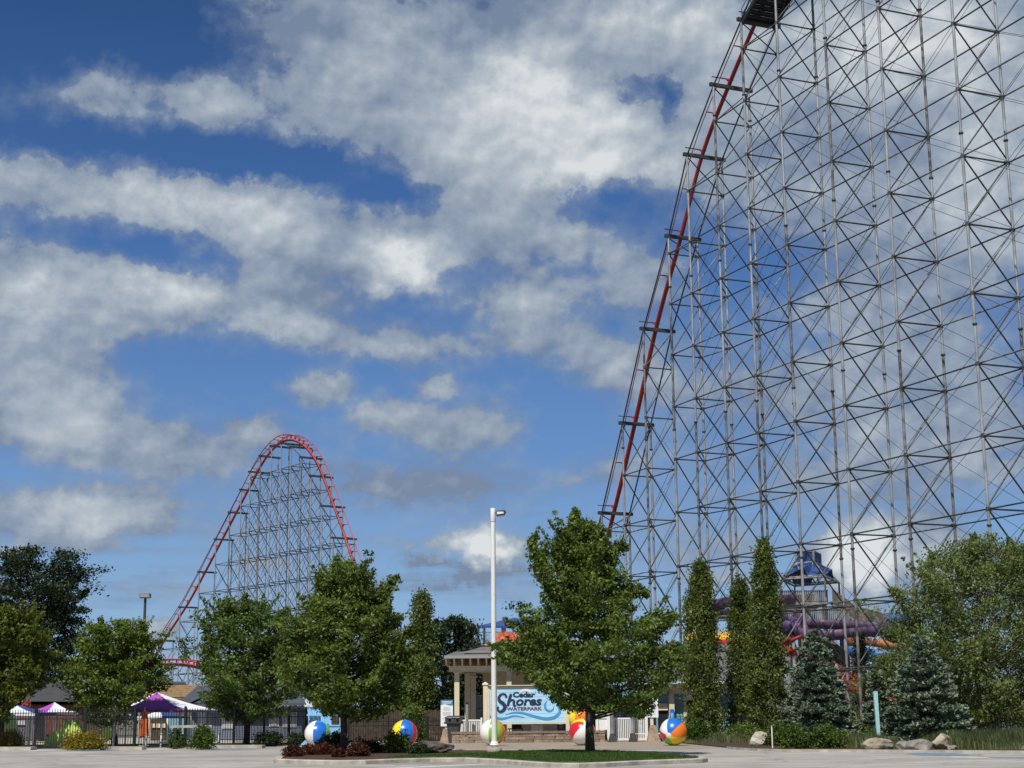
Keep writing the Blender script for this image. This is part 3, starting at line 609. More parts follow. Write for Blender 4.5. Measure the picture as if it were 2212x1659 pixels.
def broadleaf(name, label, px, d, base_y, env_px, m, seed, nb=70, nl=26000, leaf=.17, tr=.14, extra=(), gaps=.0, clump=.26, bark='bark', group=None, stems=1, droop=0., basez=0., under=None, ncl=None):
    """env_px: (picture row, half width, centre column) in picture units at distance d"""
    rng = np.random.default_rng(seed); q = d/F
    B = gx(px, d); B.z = basez
    hz = [(at(cx, y, d).z-basez, w*q, at(cx, y, d).x-B.x) for y, w, cx in env_px]; hz.sort()
    env = env_fn(hz); H = hz[-1][0]; h0 = hz[0][0]
    t = thing(name, label, 'tree', B, group)
    tm = MB(); top = H*.93; cxt = env(top)[1]
    for s in range(stems):
        off = Vector(((s-(stems-1)/2)*.35, rng.uniform(-.2,.2), 0)); lean = (s-(stems-1)/2)*.7
        pts = [B+off+Vector((lean*(k_/7)+float(env(top*k_/7)[1])*(k_/7)*.8+rng.normal()*.04, rng.normal()*.05, top*k_/7)) for k_ in range(8)]
        pts[0] = B+off+Vector((0,0,-.05))
        tm.add(*sweep(pts, [tr*(1.45,1.,.9,.75,.6,.42,.25,.08)[k_]/(1 if stems == 1 else 1.5) for k_ in range(8)], 8))
    P = []; wts = []
    for i in range(nb):
        f = (i+rng.random())/nb; h = h0*.75+(H-h0*.75)*(f**1.05)*.97
        el_ = R(8+58*f+rng.normal()*9); a = i*2.39996+rng.normal()*.4
        ln0 = max(float(env(min(H,h+(H-h)*.12))[0]), .12)
        ln = ln0*(.74+.34*rng.random())*(1.28 if i % 6 == 0 else 1.)
        rise = math.sin(el_)*ln*.9
        st = B+Vector((float(env(h)[1])*(h/H), 0, max(h0*.55, h-rise*.7)))
        dv = Vector((math.cos(a), math.sin(a), 0))
        pts = []
        ccx = float(env(h)[1])
        for k_ in range(6):
            u = k_/5; pts.append(st+dv*ln*(u**.9)+Vector((ccx*.25*u, 0, rise*(u**1.25)*(1-droop*u)+rng.normal()*.03)))
        bp_ = pts
        if under:
            qx, qy = project(np.array([p[:] for p in pts])); lim = np.interp(qx, [u_[0] for u_ in under], [u_[1] for u_ in under]); nk = 0
            while nk < 6 and (qy[nk] < lim[nk]-6 or (nk < 2 and f > .12)): nk += 1
            bp_ = pts[:nk]
        if len(bp_) > 2: tm.add(*sweep(bp_, [tr*.30*(1-.85*k_/5)*(1-.5*f)+.006 for k_ in range(len(bp_))], 4))
        nt_ = 9+int(ln*5)
        for j in range(nt_):
            u = .25+.78*(j+rng.random())/nt_; u = min(u,1.02); k_ = min(int(u*5),4); p = pts[k_].lerp(pts[k_+1], u*5-k_)
            tw = Vector((rng.normal(),rng.normal(),rng.normal()*.8+.35)); tw = tw.normalized()*ln*.20*(1.15-u*.5)*(.4+rng.random())
            P.append((p+tw)[:]); wts.append(.55+.7*u)
            if rng.random() < .6: P.append((p+tw*.45)[:]); wts.append(.6)
    E_ = []
    if 'maple' in name or 'birch' in name:      # young shoots all over the crown
        extra = list(extra); q_ = d/F
        for i in range(46):
            a_ = rng.random()*6.283; h_ = h0+(H-h0)*(.15+.75*rng.random()); r0_, c0_ = [float(v) for v in env(h_)]
            p0_ = B+Vector((c0_+math.cos(a_)*r0_*.72, math.sin(a_)*r0_*.72, h_)); ln_ = (.45+.75*rng.random())*min(1.2, H/8)
            out_ = .55+.6*rng.random(); Q = [p0_+Vector((math.cos(a_)*ln_*out_*u_-.06*u_, math.sin(a_)*ln_*out_*u_, ln_*(u_**1.3)*(.7+.4*rng.random()*(h_/H)))) for u_ in np.linspace(0,1,9)]
            tm.add(*sweep(Q, [.02*(1-k_/9)+.005 for k_ in range(9)], 3))
            for k_, p in enumerate(Q):
                for _ in range(int(nl/1500*(1.2-.8*k_/9))): E_.append((p+Vector(rng.normal(size=3))*(.04+.12*(1-k_/9)))[:])
    for path, wd in extra:                      # leafy leaders that stick out of the crown
        Q = smoothpoly([at(x,y,d)+Vector((0,wd,0)) for x,y in path], 8)
        tm.add(*sweep(Q, [.045*(1-k_/len(Q))+.008 for k_ in range(len(Q))], 4))
        for k_, p in enumerate(Q):
            u = k_/len(Q); nn_ = int(nl/2600*(1.35-.8*u))
            for _ in range(nn_*3): E_.append((p+Vector(rng.normal(size=3))*(.05+.30*(1-u)*clump/.17*.55))[:])
    P = np.array(P); wts = np.array(wts)
    ncl = ncl or int(nl/58); pick = rng.choice(len(P), min(ncl, len(P)), replace=False, p=wts/wts.sum()); P = P[pick]; wts = wts[pick]*(.5+rng.random(len(pick)))
    pk = rng.choice(len(P), nl, p=wts/wts.sum()); cs = clump*(.7+.7*rng.random(len(P)))
    Q = P[pk]+rng.normal(size=(nl,3))*cs[pk][:,None]*np.array([1.15,1.15,.5])
    bias = rng.normal(size=(len(P),3))*.9; bi = bias[pk]
    if E_: E_ = np.array(E_); Q = np.vstack([Q, E_]); bi = np.vstack([bi, rng.normal(size=(len(E_),3))*.6+np.array([.3,0,.6])])
    if under:
        qx, qy = project(Q); ux, uy = zip(*under); lim = np.interp(qx, ux, uy)
        keep = qy < lim+rng.normal(size=len(Q))*5-3*np.sin(qx*.33); Q, bi = Q[keep], bi[keep]
    tm.make('trunk', t, bark)
    leafcloud('crown', t, Q, leaf, m, rng, updir=bi); return t
def columnar(name, label, px, d, env_px, m, seed, nl=16000, leaf=.16, group=None):
    rng = np.random.default_rng(seed); q = d/F; B = gx(px, d)
    hz = [(at(cx, y, d).z, w*q, at(cx, y, d).x-B.x) for y, w, cx in env_px]; hz.sort(); env = env_fn(hz); H = hz[-1][0]
    t = thing(name, label, 'tree', B, group)
    tm = MB(); tm.add(*sweep([B, B+Vector((0,0,H*.5)), B+Vector((float(hz[-1][2]),0,H*.95))], [.11,.07,.015], 7))
    P = []
    for i in range(420):
        h = .15+(H-.15)*rng.random()**.9; a = rng.random()*6.283; r_, c_ = env(h); r_ = float(r_)*(.42+.62*rng.random()**.6)*(1+.16*math.sin(h*2.7+a*2+seed)+.10*math.sin(h*6.1+a*3))
        P.append((B.x+float(c_)+math.cos(a)*r_, B.y+math.sin(a)*r_, h))
        if i % 6 == 0: tm.add(*sweep([B+Vector((float(c_)*.5,0,max(.2,h-r_*2.))), Vector(P[-1])], [.03,.008], 4))
    P = np.array(P); pk = rng.integers(0, len(P), nl); cs = (.12+.12*rng.random(len(P)))*min(1.3,max(.75,q*36))
    Q = P[pk]+rng.normal(size=(nl,3))*cs[pk][:,None]*np.array([1,1,1.3])
    tm.make('trunk', t, 'bark'); leafcloud('crown', t, Q, leaf, m, rng, updir=(0,0,.5)); return t
def spruce(name, label, px, d, topy, basey, hw, seed, n=30000, group=None):
    rng = np.random.default_rng(seed); q = d/F; B = gx(px, d); H = at(px, topy, d).z; z0 = max(.15, at(px, basey, d).z); RW = hw*q
    t = thing(name, label, 'tree', B, group); tm = MB(); tm.add(*sweep([B, B+Vector((0,0,H*.98))], [.16,.015], 7))
    P, A = [], []
    lv = int(H/.21)
    for i in range(lv):
        f = min(.995,max(0,(i+rng.normal()*.6)/lv)); h = z0+(H-z0)*f; rad = RW*(1-f)**.66*(.9+.2*rng.random())+.06; nbr = max(5, int(17*(1-f)+4))
        for j in range(nbr):
            a = 6.283*(j+rng.random()*.7)/nbr+i; l_ = rad*(.72+.36*rng.random()); hj = rng.normal()*.11; dr = .22*l_*(1-f*.8)
            kk = max(3,int(l_/.07))
            for k_ in range(kk):
                u = (k_+rng.random())/kk
                if u < .3: continue
                wdt = l_*.26*(1.15-u)+.05
                for _ in range(5+int(u*6)):
                    o_ = rng.normal()*wdt*.55; hh = max(.1,h+hj-dr*u+.22*dr*u*u*4*.5+rng.normal()*.05)
                    P.append((B.x+math.cos(a)*l_*u-math.sin(a)*o_, B.y+math.sin(a)*l_*u+math.cos(a)*o_, hh))
                    A.append((math.cos(a)*1.2-math.sin(a)*o_*2, math.sin(a)*1.2+math.cos(a)*o_*2, .35))
            if j % 2 == 0: tm.add(*sweep([B+Vector((0,0,h+.1)), (B.x+math.cos(a)*l_*.85, B.y+math.sin(a)*l_*.85, h-dr*.5)], [.022,.006], 3))
    P = np.array(P); A = np.array(A)
    if len(P) > n: s = rng.choice(len(P), n, replace=False); P, A = P[s], A[s]
    tm.make('trunk', t, 'bark')
    leafcloud('crown', t, P, .20, 'spruce', rng, aspect=.5, updir=A); return t
def shrub(name, label, px, py, w, h, m, seed, nl=2500, leaf=.1, group=None, cat='shrub', z=.05, d=None, dep=.8):
    rng = np.random.default_rng(seed); B = gp(px, py, z) if d is None else gx(px, d); q = B.y/F; B.z = z; rw, rh = w*q/2, h*q
    t = thing(name, label, cat, B, group); tm = MB(); P = []
    for i in range(70):
        a = rng.random()*6.283; e_ = math.acos(rng.random()*.98)*1.0; r_ = .55+.45*rng.random()
        p = Vector((math.cos(a)*math.sin(e_)*rw*r_, math.sin(a)*math.sin(e_)*rw*dep*r_, (.12+math.cos(e_)*.88)*rh*r_)); P.append((B+p)[:])
        if i < 16: tm.add(*sweep([B+Vector((rng.normal()*.05,rng.normal()*.05,-.02)), B+p*.9], [.014,.005], 3))
    P = np.array(P); pk = rng.integers(0, len(P), nl); Q = P[pk]+rng.normal(size=(nl,3))*np.array([rw,rw*dep,rh*.75])*.16
    Q[:,2] = np.maximum(Q[:,2], z+.02)
    tm.make('stem', t, 'bark'); leafcloud('foliage', t, Q, leaf, m, rng); return t

broadleaf('maple_tree', 'windblown green maple alone on the lawn island beside the white lamp post', 1273, 63.7, 1629,
 [(1550,55,1275),(1535,120,1275),(1490,185,1275),(1440,205,1278),(1400,200,1275),(1350,160,1270),(1310,118,1275),(1270,76,1278),(1220,58,1272),(1180,44,1268),(1140,26,1256),(1112,8,1247)],
 'leaf', 11, nb=130, nl=52000, leaf=.15, tr=.15, clump=.17, under=[(1040,1405),(1085,1432),(1130,1465),(1165,1488),(1190,1505),(1215,1530),(1260,1538),(1300,1532),(1350,1535),(1392,1552),(1410,1535),(1440,1500),(1480,1450),(1500,1430)],
 extra=[([(1262,1200),(1248,1160),(1240,1125),(1244,1102)],0),([(1262,1200),(1246,1160),(1241,1130),(1246,1108)],.2),([(1215,1300),(1178,1245),(1156,1205),(1150,1172),(1157,1158)],0),([(1180,1245),(1172,1215),(1175,1188)],.2),
  ([(1235,1260),(1206,1215),(1203,1180),(1212,1150)],.3),([(1245,1240),(1225,1190),(1230,1150)],-.3),([(1290,1230),(1295,1190),(1282,1140)],.2),([(1300,1230),(1335,1180),(1352,1182)],0),([(1330,1300),(1375,1275),(1398,1285)],.2),
  ([(1230,1330),(1195,1285),(1180,1265)],0),([(1380,1370),(1430,1345),(1462,1330)],.4),([(1190,1400),(1130,1360),(1095,1345)],0),([(1180,1420),(1110,1400),(1070,1395)],-.3),([(1380,1430),(1450,1415),(1487,1425)],0)])
broadleaf('maple_tree', 'broad green maple in the mulch end of the island between two beach balls', 742, 66, 1625,
 [(1560,50,745),(1540,105,750),(1490,125,752),(1430,138,756),(1380,128,755),(1340,112,752),(1300,72,762),(1265,46,752),(1235,30,740),(1212,10,733)],
 'leaf', 12, nb=130, nl=50000, leaf=.15, tr=.15, clump=.17, under=[(600,1470),(640,1492),(662,1500),(682,1528),(705,1545),(740,1540),(760,1556),(800,1550),(825,1545),(850,1530),(880,1490),(920,1430)],
 extra=[([(745,1290),(732,1240),(728,1205)],0),([(800,1320),(830,1275),(858,1246)],0),([(700,1320),(688,1280),(690,1240)],.2),([(760,1280),(758,1240),(752,1212)],.3),([(830,1400),(880,1370),(900,1360)],0),([(680,1430),(640,1400),(618,1390)],0)])
broadleaf('maple_tree', 'dense green maple behind the picket fence left of the blue beach chair', 533, 91, 1608,
 [(1560,40,533),(1540,70,535),(1500,100,538),(1440,112,540),(1390,108,538),(1340,75,528),(1310,40,525),(1292,12,530)],
 'leaf2', 13, nb=90, nl=28000, leaf=.19, tr=.16, clump=.22, under=[(400,1478),(432,1506),(446,1522),(470,1530),(482,1548),(530,1556),(600,1547),(640,1532),(670,1510)],
 extra=[([(530,1340),(528,1310),(530,1285)],0),([(600,1400),(625,1370),(640,1360)],.2),([(480,1400),(450,1370),(440,1340)],0),([(590,1350),(610,1330),(620,1315)],0)])
broadleaf('maple_tree', 'round green maple behind the fence beside the accessible parking sign', 250, 92, 1605,
 [(1565,35,250),(1545,70,250),(1500,98,252),(1450,102,255),(1400,82,258),(1365,55,255),(1345,18,240)],
 'leafb', 14, nb=80, nl=25000, leaf=.19, tr=.16, clump=.22, under=[(130,1500),(144,1530),(175,1545),(185,1562),(240,1564),(262,1555),(275,1530),(300,1508),(330,1506),(365,1490)], extra=[([(230,1390),(222,1360),(217,1337)],0),([(300,1400),(310,1370),(306,1345)],0)])
broadleaf('maple_tree', 'yellow green maple cut off by the left edge of the view', 5, 88, 1612,
 [(1560,30,5),(1530,62,5),(1480,90,8),(1430,98,12),(1380,88,12),(1340,55,15),(1315,20,10)], 'leafy', 15, nb=80, nl=30000, leaf=.19, tr=.16, clump=.22, under=[(-60,1560),(16,1553),(25,1527),(50,1506),(90,1484),(115,1478)])
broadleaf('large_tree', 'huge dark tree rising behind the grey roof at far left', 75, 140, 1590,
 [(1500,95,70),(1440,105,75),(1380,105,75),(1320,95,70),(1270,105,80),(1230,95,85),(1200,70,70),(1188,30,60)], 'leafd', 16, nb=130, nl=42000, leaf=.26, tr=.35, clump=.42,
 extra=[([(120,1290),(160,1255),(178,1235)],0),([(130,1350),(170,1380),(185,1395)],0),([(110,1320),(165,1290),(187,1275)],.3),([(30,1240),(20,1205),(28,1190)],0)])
columnar('columnar_tree', 'slender ivy like column tree behind the dark fence left of the pergola', 910, 108, [(1600,20,908),(1500,24,908),(1400,20,910),(1330,18,911),(1300,15,911),(1283,8,912)], 'leafc', 21, nl=12000, leaf=.18)
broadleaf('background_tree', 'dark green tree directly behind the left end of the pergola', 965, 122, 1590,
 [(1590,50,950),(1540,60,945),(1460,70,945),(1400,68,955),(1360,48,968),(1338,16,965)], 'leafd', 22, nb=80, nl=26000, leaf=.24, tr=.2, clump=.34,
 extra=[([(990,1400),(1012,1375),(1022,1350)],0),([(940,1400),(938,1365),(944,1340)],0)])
broadleaf('background_tree', 'mid green tree filling the gap behind the second beach ball', 868, 112, 1590,
 [(1600,40,868),(1540,48,868),(1470,52,866),(1420,44,866),(1390,15,866)], 'leaf', 23, nb=60, nl=16000, leaf=.2, tr=.15, clump=.3)
G3 = 'columnar trees in front of the entrance building'
columnar('columnar_tree', 'columnar tree of middle height standing nearest the beach ball at right', 1516, 92, [(1602,34,1518),(1540,37,1520),(1450,35,1517),(1380,31,1514),(1300,26,1513),(1250,18,1513),(1222,6,1511)], 'leafc', 31, nl=20000, group=G3)
columnar('columnar_tree', 'shortest of the three columnar trees by the entrance building', 1600, 96, [(1602,26,1600),(1500,27,1600),(1400,26,1601),(1320,22,1600),(1280,16,1599),(1257,6,1598)], 'leafc', 32, nl=16000, group=G3)
columnar('columnar_tree', 'tallest columnar tree just left of the first blue spruce', 1656, 90, [(1602,32,1656),(1540,38,1657),(1450,38,1656),(1350,33,1655),(1270,25,1652),(1210,14,1650),(1175,5,1648)], 'leafc', 33, nl=21000, group=G3)
broadleaf('birch_tree', 'airy multi stemmed birch with pale trunks at the right edge of the view', 2118, 84, 1600,
 [(1545,60,2110),(1510,120,2110),(1450,165,2105),(1390,180,2110),(1330,185,2110),(1280,165,2120),(1230,120,2125),(1190,75,2120),(1160,24,2105)],
 'leafo', 34, nb=130, nl=62000, leaf=.15, tr=.13, clump=.3, ncl=1500, bark='birch', stems=3,
 extra=[([(2110,1240),(2106,1190),(2104,1156)],0),([(2010,1300),(2008,1240),(2016,1195)],.2),([(2170,1260),(2182,1200),(2180,1165)],0),([(1985,1340),(1945,1290),(1925,1275)],0),([(2000,1420),(1945,1380),(1915,1370)],0)])
spruce('blue_spruce', 'blue green spruce left of the leaning cyan post', 1765, 77, 1360, 1592, 94, 41, 80000)
spruce('blue_spruce', 'wide blue green spruce right of the leaning cyan post', 1999, 74, 1366, 1600, 108, 42, 90000)
spruce('blue_spruce', 'small spruce half hidden behind the leaning cyan post', 1898, 86, 1440, 1596, 42, 43, 24000)
broadleaf('background_tree', 'olive green tree showing between the two large spruces', 1905, 112, 1590,
 [(1590,40,1905),(1540,55,1910),(1480,55,1915),(1440,40,1925),(1415,14,1920)], 'leafo', 44, nb=60, nl=14000, leaf=.2, tr=.15, clump=.32)
columnar('columnar_tree', 'thin dark conifer beside the water slides between steel columns', 1797, 125, [(1600,12,1797),(1500,14,1797),(1440,12,1797),(1418,4,1797)], 'leafd', 45, nl=4000, leaf=.2)
columnar('columnar_tree', 'thin dark conifer in front of the blue slide', 1857, 125, [(1600,12,1857),(1480,13,1857),(1400,10,1857),(1375,3,1857)], 'leafd', 46, nl=4000, leaf=.2)
# far wood that closes the horizon
rng = np.random.default_rng(5); P = []
for i in range(1300):
    x = -105+210*rng.random(); y = 205+25*rng.random(); h = 3.2+1.6*math.sin(x*.21)+1.2*math.sin(x*.53+2); P.append((x, y, max(.6,h*rng.random()**.6)))
P = np.array(P); pk = rng.integers(0,len(P),36000)
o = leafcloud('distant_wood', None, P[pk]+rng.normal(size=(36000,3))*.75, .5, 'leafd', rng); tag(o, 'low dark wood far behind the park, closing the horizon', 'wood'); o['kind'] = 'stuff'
# shrubs
GR = 'clipped green shrubs along the right bed'
for i,(x,y,w,h,lb) in enumerate(((1685,1612,56,48,'bright green shrub over the pale boulder beside the short white stake'),(1722,1618,60,54,'bright green shrub just right of the short white stake'),(1793,1617,66,54,'bright green shrub at the foot of the left spruce'),(1857,1606,60,40,'bright green shrub touching the cyan post'))):
    shrub('green_shrub', lb, x, y, w, h, 'bush', 50+i, 3200, .12, GR)
shrub('golden_shrub', 'golden yellow spreading shrub in front of the picket fence left of the parking sign', 181, 1619, 98, 34, 'gold', 60, 5000, .1, dep=.5)
shrub('golden_shrub', 'golden yellow shrub at the left edge behind the kerb', 18, 1616, 70, 34, 'gold', 61, 4000, .1, dep=.5)
shrub('green_shrub', 'round green shrub under the right end of the wooden rail', 437, 1617, 52, 46, 'bush', 62, 3600, .11)
shrub('green_shrub', 'small green shrub under the left end of the wooden rail', 382, 1616, 34, 38, 'bush', 63, 1800, .11)
shrub('dark_shrub', 'low dark shrub at the foot of the fence left of the blue chair', 584, 1610, 64, 28, 'leafd', 64, 2600, .12)
shrub('dark_shrub', 'dark shrub against the fence just left of the first beach ball', 640, 1612, 40, 28, 'leafd', 65, 2000, .12)
for i,(x,y,w,h,lb) in enumerate(((632,1634,46,22,'leftmost red barberry at the tip of the mulch bed'),(664,1631,42,22,'red barberry under the white and blue beach ball'),(700,1630,42,24,'red barberry left of the island maple trunk'),(731,1636,26,18,'smallest red barberry at the front of the mulch'),(773,1634,46,28,'red barberry right of the island maple trunk'))):
    shrub('barberry_shrub', lb, x, y, w, h, 'barb', 70+i, 2600, .08, 'red barberries in the mulch', z=.12)
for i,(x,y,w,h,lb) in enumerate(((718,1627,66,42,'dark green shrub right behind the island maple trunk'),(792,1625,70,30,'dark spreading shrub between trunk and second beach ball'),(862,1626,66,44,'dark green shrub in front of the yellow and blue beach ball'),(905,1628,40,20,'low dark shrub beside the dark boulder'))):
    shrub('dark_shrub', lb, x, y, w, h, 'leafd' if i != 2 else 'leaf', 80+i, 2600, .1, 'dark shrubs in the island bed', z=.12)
shrub('green_shrub', 'leafy shrub under the first columnar tree behind the black fence', 1508, 1603, 60, 42, 'bush', 90, 2400, .13)
shrub('green_shrub', 'shaded shrub under the two right columnar trees', 1610, 1603, 90, 36, 'leaf', 91, 2600, .13)
for i, x in enumerate((1571, 1603, 1637)):
    shrub('dry_grass_tuft', ('leftmost dry grass tuft in the bed','middle dry grass tuft in the bed','dry grass tuft beside the pale boulder')[i], x, 1605, 28, 14, 'dry', 95+i, 900, .1, 'dry grass tufts', 'plant')
def tall_grass(name, label, x0, x1, y0, y1, h, n, seed, m='blade'):
    rg = np.random.default_rng(seed); V = []; Fc = []
    for i in range(n):
        p = gp(rg.uniform(x0,x1), rg.uniform(y0,y1), .05); hh = h*(.55+.6*rg.random())*(.75+.35*math.sin(p.x*1.9+seed)); a = rg.random()*6.28; ln = hh*.8*rg.random()
        w = .005+.006*rg.random(); dx, dy = math.cos(a)*ln, math.sin(a)*ln; wx, wy = -math.sin(a)*w+w, math.cos(a)*w
        b = len(V); V += [(p.x-wx,p.y-wy,p.z),(p.x+wx,p.y+wy,p.z),(p.x+dx*.35+wx,p.y+dy*.35+wy,p.z+hh*.6),(p.x+dx*.35-wx,p.y+dy*.35-wy,p.z+hh*.6),(p.x+dx,p.y+dy,p.z+hh)]
        Fc += [(b,b+1,b+2,b+3),(b+3,b+2,b+4)]
    o = part(name, None, V, Fc, m, kind='stuff'); return tag(o, label, 'grass')
tall_grass('ornamental_grass', 'soft green ornamental grass behind the tan boulders', 1832, 2062, 1601, 1617, .62, 18000, 3)
tall_grass('ornamental_grass', 'tall ornamental grass with dry stalks at the right edge', 2052, 2260, 1603, 1620, .72, 20000, 4)
tall_grass('wild_grass', 'thin grass growing along the right picket fence', 1480, 1700, 1599, 1606, .5, 3500, 5)
rg = np.random.default_rng(9); V = []; Fc = []; cnt = 0
def inpoly(x, y, P):
    c_ = False
    for i in range(len(P)):
        (x1,y1),(x2,y2) = P[i-1],P[i]
        if (y1 > y) != (y2 > y) and x < (x2-x1)*(y-y1)/(y2-y1)+x1: c_ = not c_
    return c_
xs = [p[0] for p in lp]; ys = [p[1] for p in lp]
while cnt < 26000:
    x, y = rg.uniform(min(xs),max(xs)), rg.uniform(min(ys),max(ys))
    if not inpoly(x,y,lp): continue
    cnt += 1; h = .04+.05*rg.random(); a = rg.random()*6.28; b = len(V); w = .012
    V += [(x-math.cos(a)*w,y-math.sin(a)*w,.155),(x+math.cos(a)*w,y+math.sin(a)*w,.155),(x+rg.normal()*.025,y+rg.normal()*.025,.155+h)]; Fc.append((b,b+1,b+2))
tag(part('lawn_grass', None, V, Fc, 'grassb', kind='stuff'), 'short mown grass blades covering the island lawn', 'grass')
# ------------------------------------------------------------------ boulders
def rock(name, label, px, py, w, h, m, seed, group=None, z=.05, flat=1.3, d=None):
    rg = random.Random(seed); B = gp(px, py, z) if d is None else gx(px, d); q = B.y/F; B.z = z
    bm = bmesh.new(); bmesh.ops.create_icosphere(bm, subdivisions=4, radius=1)
    planes = []
    for _ in range(13):
        nn = Vector((rg.gauss(0,1),rg.gauss(0,1),rg.gauss(0,.8))).normalized(); planes.append((nn, rg.uniform(.58,.9)))
    from mathutils import noise as mn
    for v in bm.verts:
        p = v.co.copy()
        for nn, dd in planes:
            t_ = p.dot(nn)-dd
            if t_ > 0: p -= nn*t_
        p += p.normalized()*(mn.noise(p*2.2+Vector((seed,0,0)))*.10+mn.noise(p*6+Vector((seed,0,0)))*.045)
        v.co = p
    mnx = min(v.co.x for v in bm.verts); mxx = max(v.co.x for v in bm.verts); mxz = max(v.co.z for v in bm.verts)
    for v in bm.verts:
        v.co.x = (v.co.x-(mnx+mxx)/2)/(mxx-mnx)*w*q; v.co.y *= w*q*.38*flat; v.co.z = (v.co.z+mxz*.55)/(mxz*1.55)*h*q if v.co.z > -mxz*.55 else (v.co.z+mxz*.55)*.3
    me = bpy.data.meshes.new(name); bm.to_mesh(me); bm.free(); me.materials.append(MT[m])
    o = bpy.data.objects.new(name, me); put(o, None, Matrix.Translation(B)); return tag(o, label, 'boulder', group)
GB = 'boulders along the right kerb'
rock('boulder', 'smooth tan boulder at the left end of the kerbside row', 1896, 1619.5, 68, 25, 'rock', 1, GB)
rock('boulder', 'small grey pitted boulder between the tan one and the long one', 1953, 1620.5, 34, 20, 'rock2', 2, GB)
rock('boulder', 'long low grey brown boulder in the middle of the row', 1985, 1621, 58, 24, 'rock2', 3, GB)
rock('boulder', 'upright squarish tan boulder in front of the wide spruce', 2034, 1619, 42, 33, 'rock', 4, GB)
rock('boulder', 'small low block at the right foot of the upright boulder', 2058, 1620, 24, 10, 'rock2', 5, GB)
rock('boulder', 'tan boulder cut off by the right picture edge', 2222, 1621, 30, 16, 'rock2', 6, GB)
rock('boulder', 'pale angular boulder at the corner of the bed under a green shrub', 1640, 1611, 44, 30, 'rockp', 7)
rock('boulder', 'large dark boulder on the island left of the lamp post', 937, 1626, 88, 26, 'rockd', 8, z=.12)
rock('boulder', 'pale flat topped stone behind the second beach ball', 924, 1597, 44, 18, 'rockp', 9)
rock('stone_slab', 'low pale stone slab behind the island shrubs', 822, 1611, 70, 10, 'rockp', 10)
shrub('green_shrub', 'little green plants against the pale flat stone', 915, 1600, 44, 10, 'bush', 99, 900, .09)
# ------------------------------------------------------------------ beach balls
def ball(label, px, py, axis, cols, spin=0., r=.7, z=None, d=None):
    B = gp(px, py, 0) if d is None else gx(px, d)
    c_ = Vector((B.x, B.y, r if z is None else z+r)); t = thing('beach_ball', label, 'beach ball', c_-Vector((0,0,r)), 'giant beach balls at the entrance')
    n_ = Vector(axis).normalized(); X_ = Vector((0,-1,0)); X_ = (X_-n_*X_.dot(n_)).normalized(); Y_ = n_.cross(X_)
    Q = Matrix(((X_.x,Y_.x,n_.x,0),(X_.y,Y_.y,n_.y,0),(X_.z,Y_.z,n_.z,0),(0,0,0,1))) @ Matrix.Rotation(spin,4,'Z')
    SG = 1
    for i, cm in enumerate(cols):
        V, Fc = [], []; na, nh = 8, 20
        for a in range(na+1):
            an = SG*2*math.pi*(i+a/na)/6
            for h in range(nh+1):
                th_ = math.pi*h/nh; sw = 1.-.0*(a in (0,na)); V.append(Q @ Vector((math.sin(th_)*math.cos(an), math.sin(th_)*math.sin(an), math.cos(th_)))*r*sw+c_)
        for a in range(na):
            for h in range(nh): k_ = a*(nh+1)+h; Fc.append((k_,k_+1,k_+nh+2,k_+nh+1))
        part('panel', t, V, Fc, cm, True)
    for s in (1, -1):
        V, Fc = [c_+(Q @ Vector((0,0,s*(r+.012))))], []
        for k_ in range(16):
            for th_ in (.10,.21): V.append(c_+(Q @ Vector((math.sin(th_)*math.cos(k_*math.pi/8), math.sin(th_)*math.sin(k_*math.pi/8), s*math.cos(th_))))*(r+.010 if th_ < .2 else r+.001))
        for k_ in range(16):
            a, b = 1+2*k_, 1+2*((k_+1)%16); Fc += [(0,a,b),(a,a+1,b+1,b)]
        part('end_cap', t, V, Fc, 'ballw', True)
w_, b_, o_, y_, g_, r_ = 'ballw','ballb','ballo','bally','ballg','ballr'
ball('white and blue beach ball in front of the giant blue chair', 685.3, 1614.5, (.1,.42,1), [b_,g_,o_,y_,r_,w_], R(-14))
ball('yellow, blue and red beach ball left of the dark boulder', 874, 1612.8, (.02,.2,1), [b_,r_,w_,g_,o_,y_], R(-16))
ball('white, green and orange beach ball right behind the white lamp post', 1064, 1610.5, (.04,.05,1), [g_,o_,b_,r_,y_,w_], R(-17))
ball('red and white beach ball behind the island maple trunk', 1258, 1610.5, (.28,-.7,.66), [w_,g_,o_,b_,y_,r_], R(-30))
ball('yellow and orange beach ball perched on the stone seat wall', 1254, 1600, (.05,-.1,1), [o_,r_,b_,g_,w_,y_], R(-30), r=.72, z=.665, d=93.75)
ball('blue, orange and white beach ball alone on the plaza at right', 1455.5, 1611, (-.45,-.86,-.25), [b_,w_,r_,g_,y_,o_], R(16))
# ------------------------------------------------------------------ lamp post on the island
LB = gp(1068, 1624.5, .12)
lamp = thing('lamp_post', 'tall white lamp post with one lamp head on the island', 'lamp post', LB)
tube('concrete_footing', lamp, LB+Vector((0,0,-.1)), LB+Vector((0,0,.20)), .31, 'kerb', 20)
tube('base_plate', lamp, LB+Vector((0,0,.24)), LB+Vector((0,0,.34)), .19, 'white', 12); tube('base_cover', lamp, LB+Vector((0,0,.30)), LB+Vector((0,0,.42)), .15, 'white', 12)
for k_ in range(4): tube('anchor_bolt', lamp, LB+Vector((.15*math.cos(k_*1.57+.8),.15*math.sin(k_*1.57+.8),.18)), LB+Vector((.15*math.cos(k_*1.57+.8),.15*math.sin(k_*1.57+.8),.28)), .02, 'silver', 6)
zt = at(1066, 1099, LB.y).z
part('pole', lamp, *sweep([LB+Vector((0,0,.34)), LB+Vector((0,0,.34+(zt-.34)*.5)), Vector((LB.x,LB.y,zt))], [.122,.108,.095], 16, False), 'white', True)
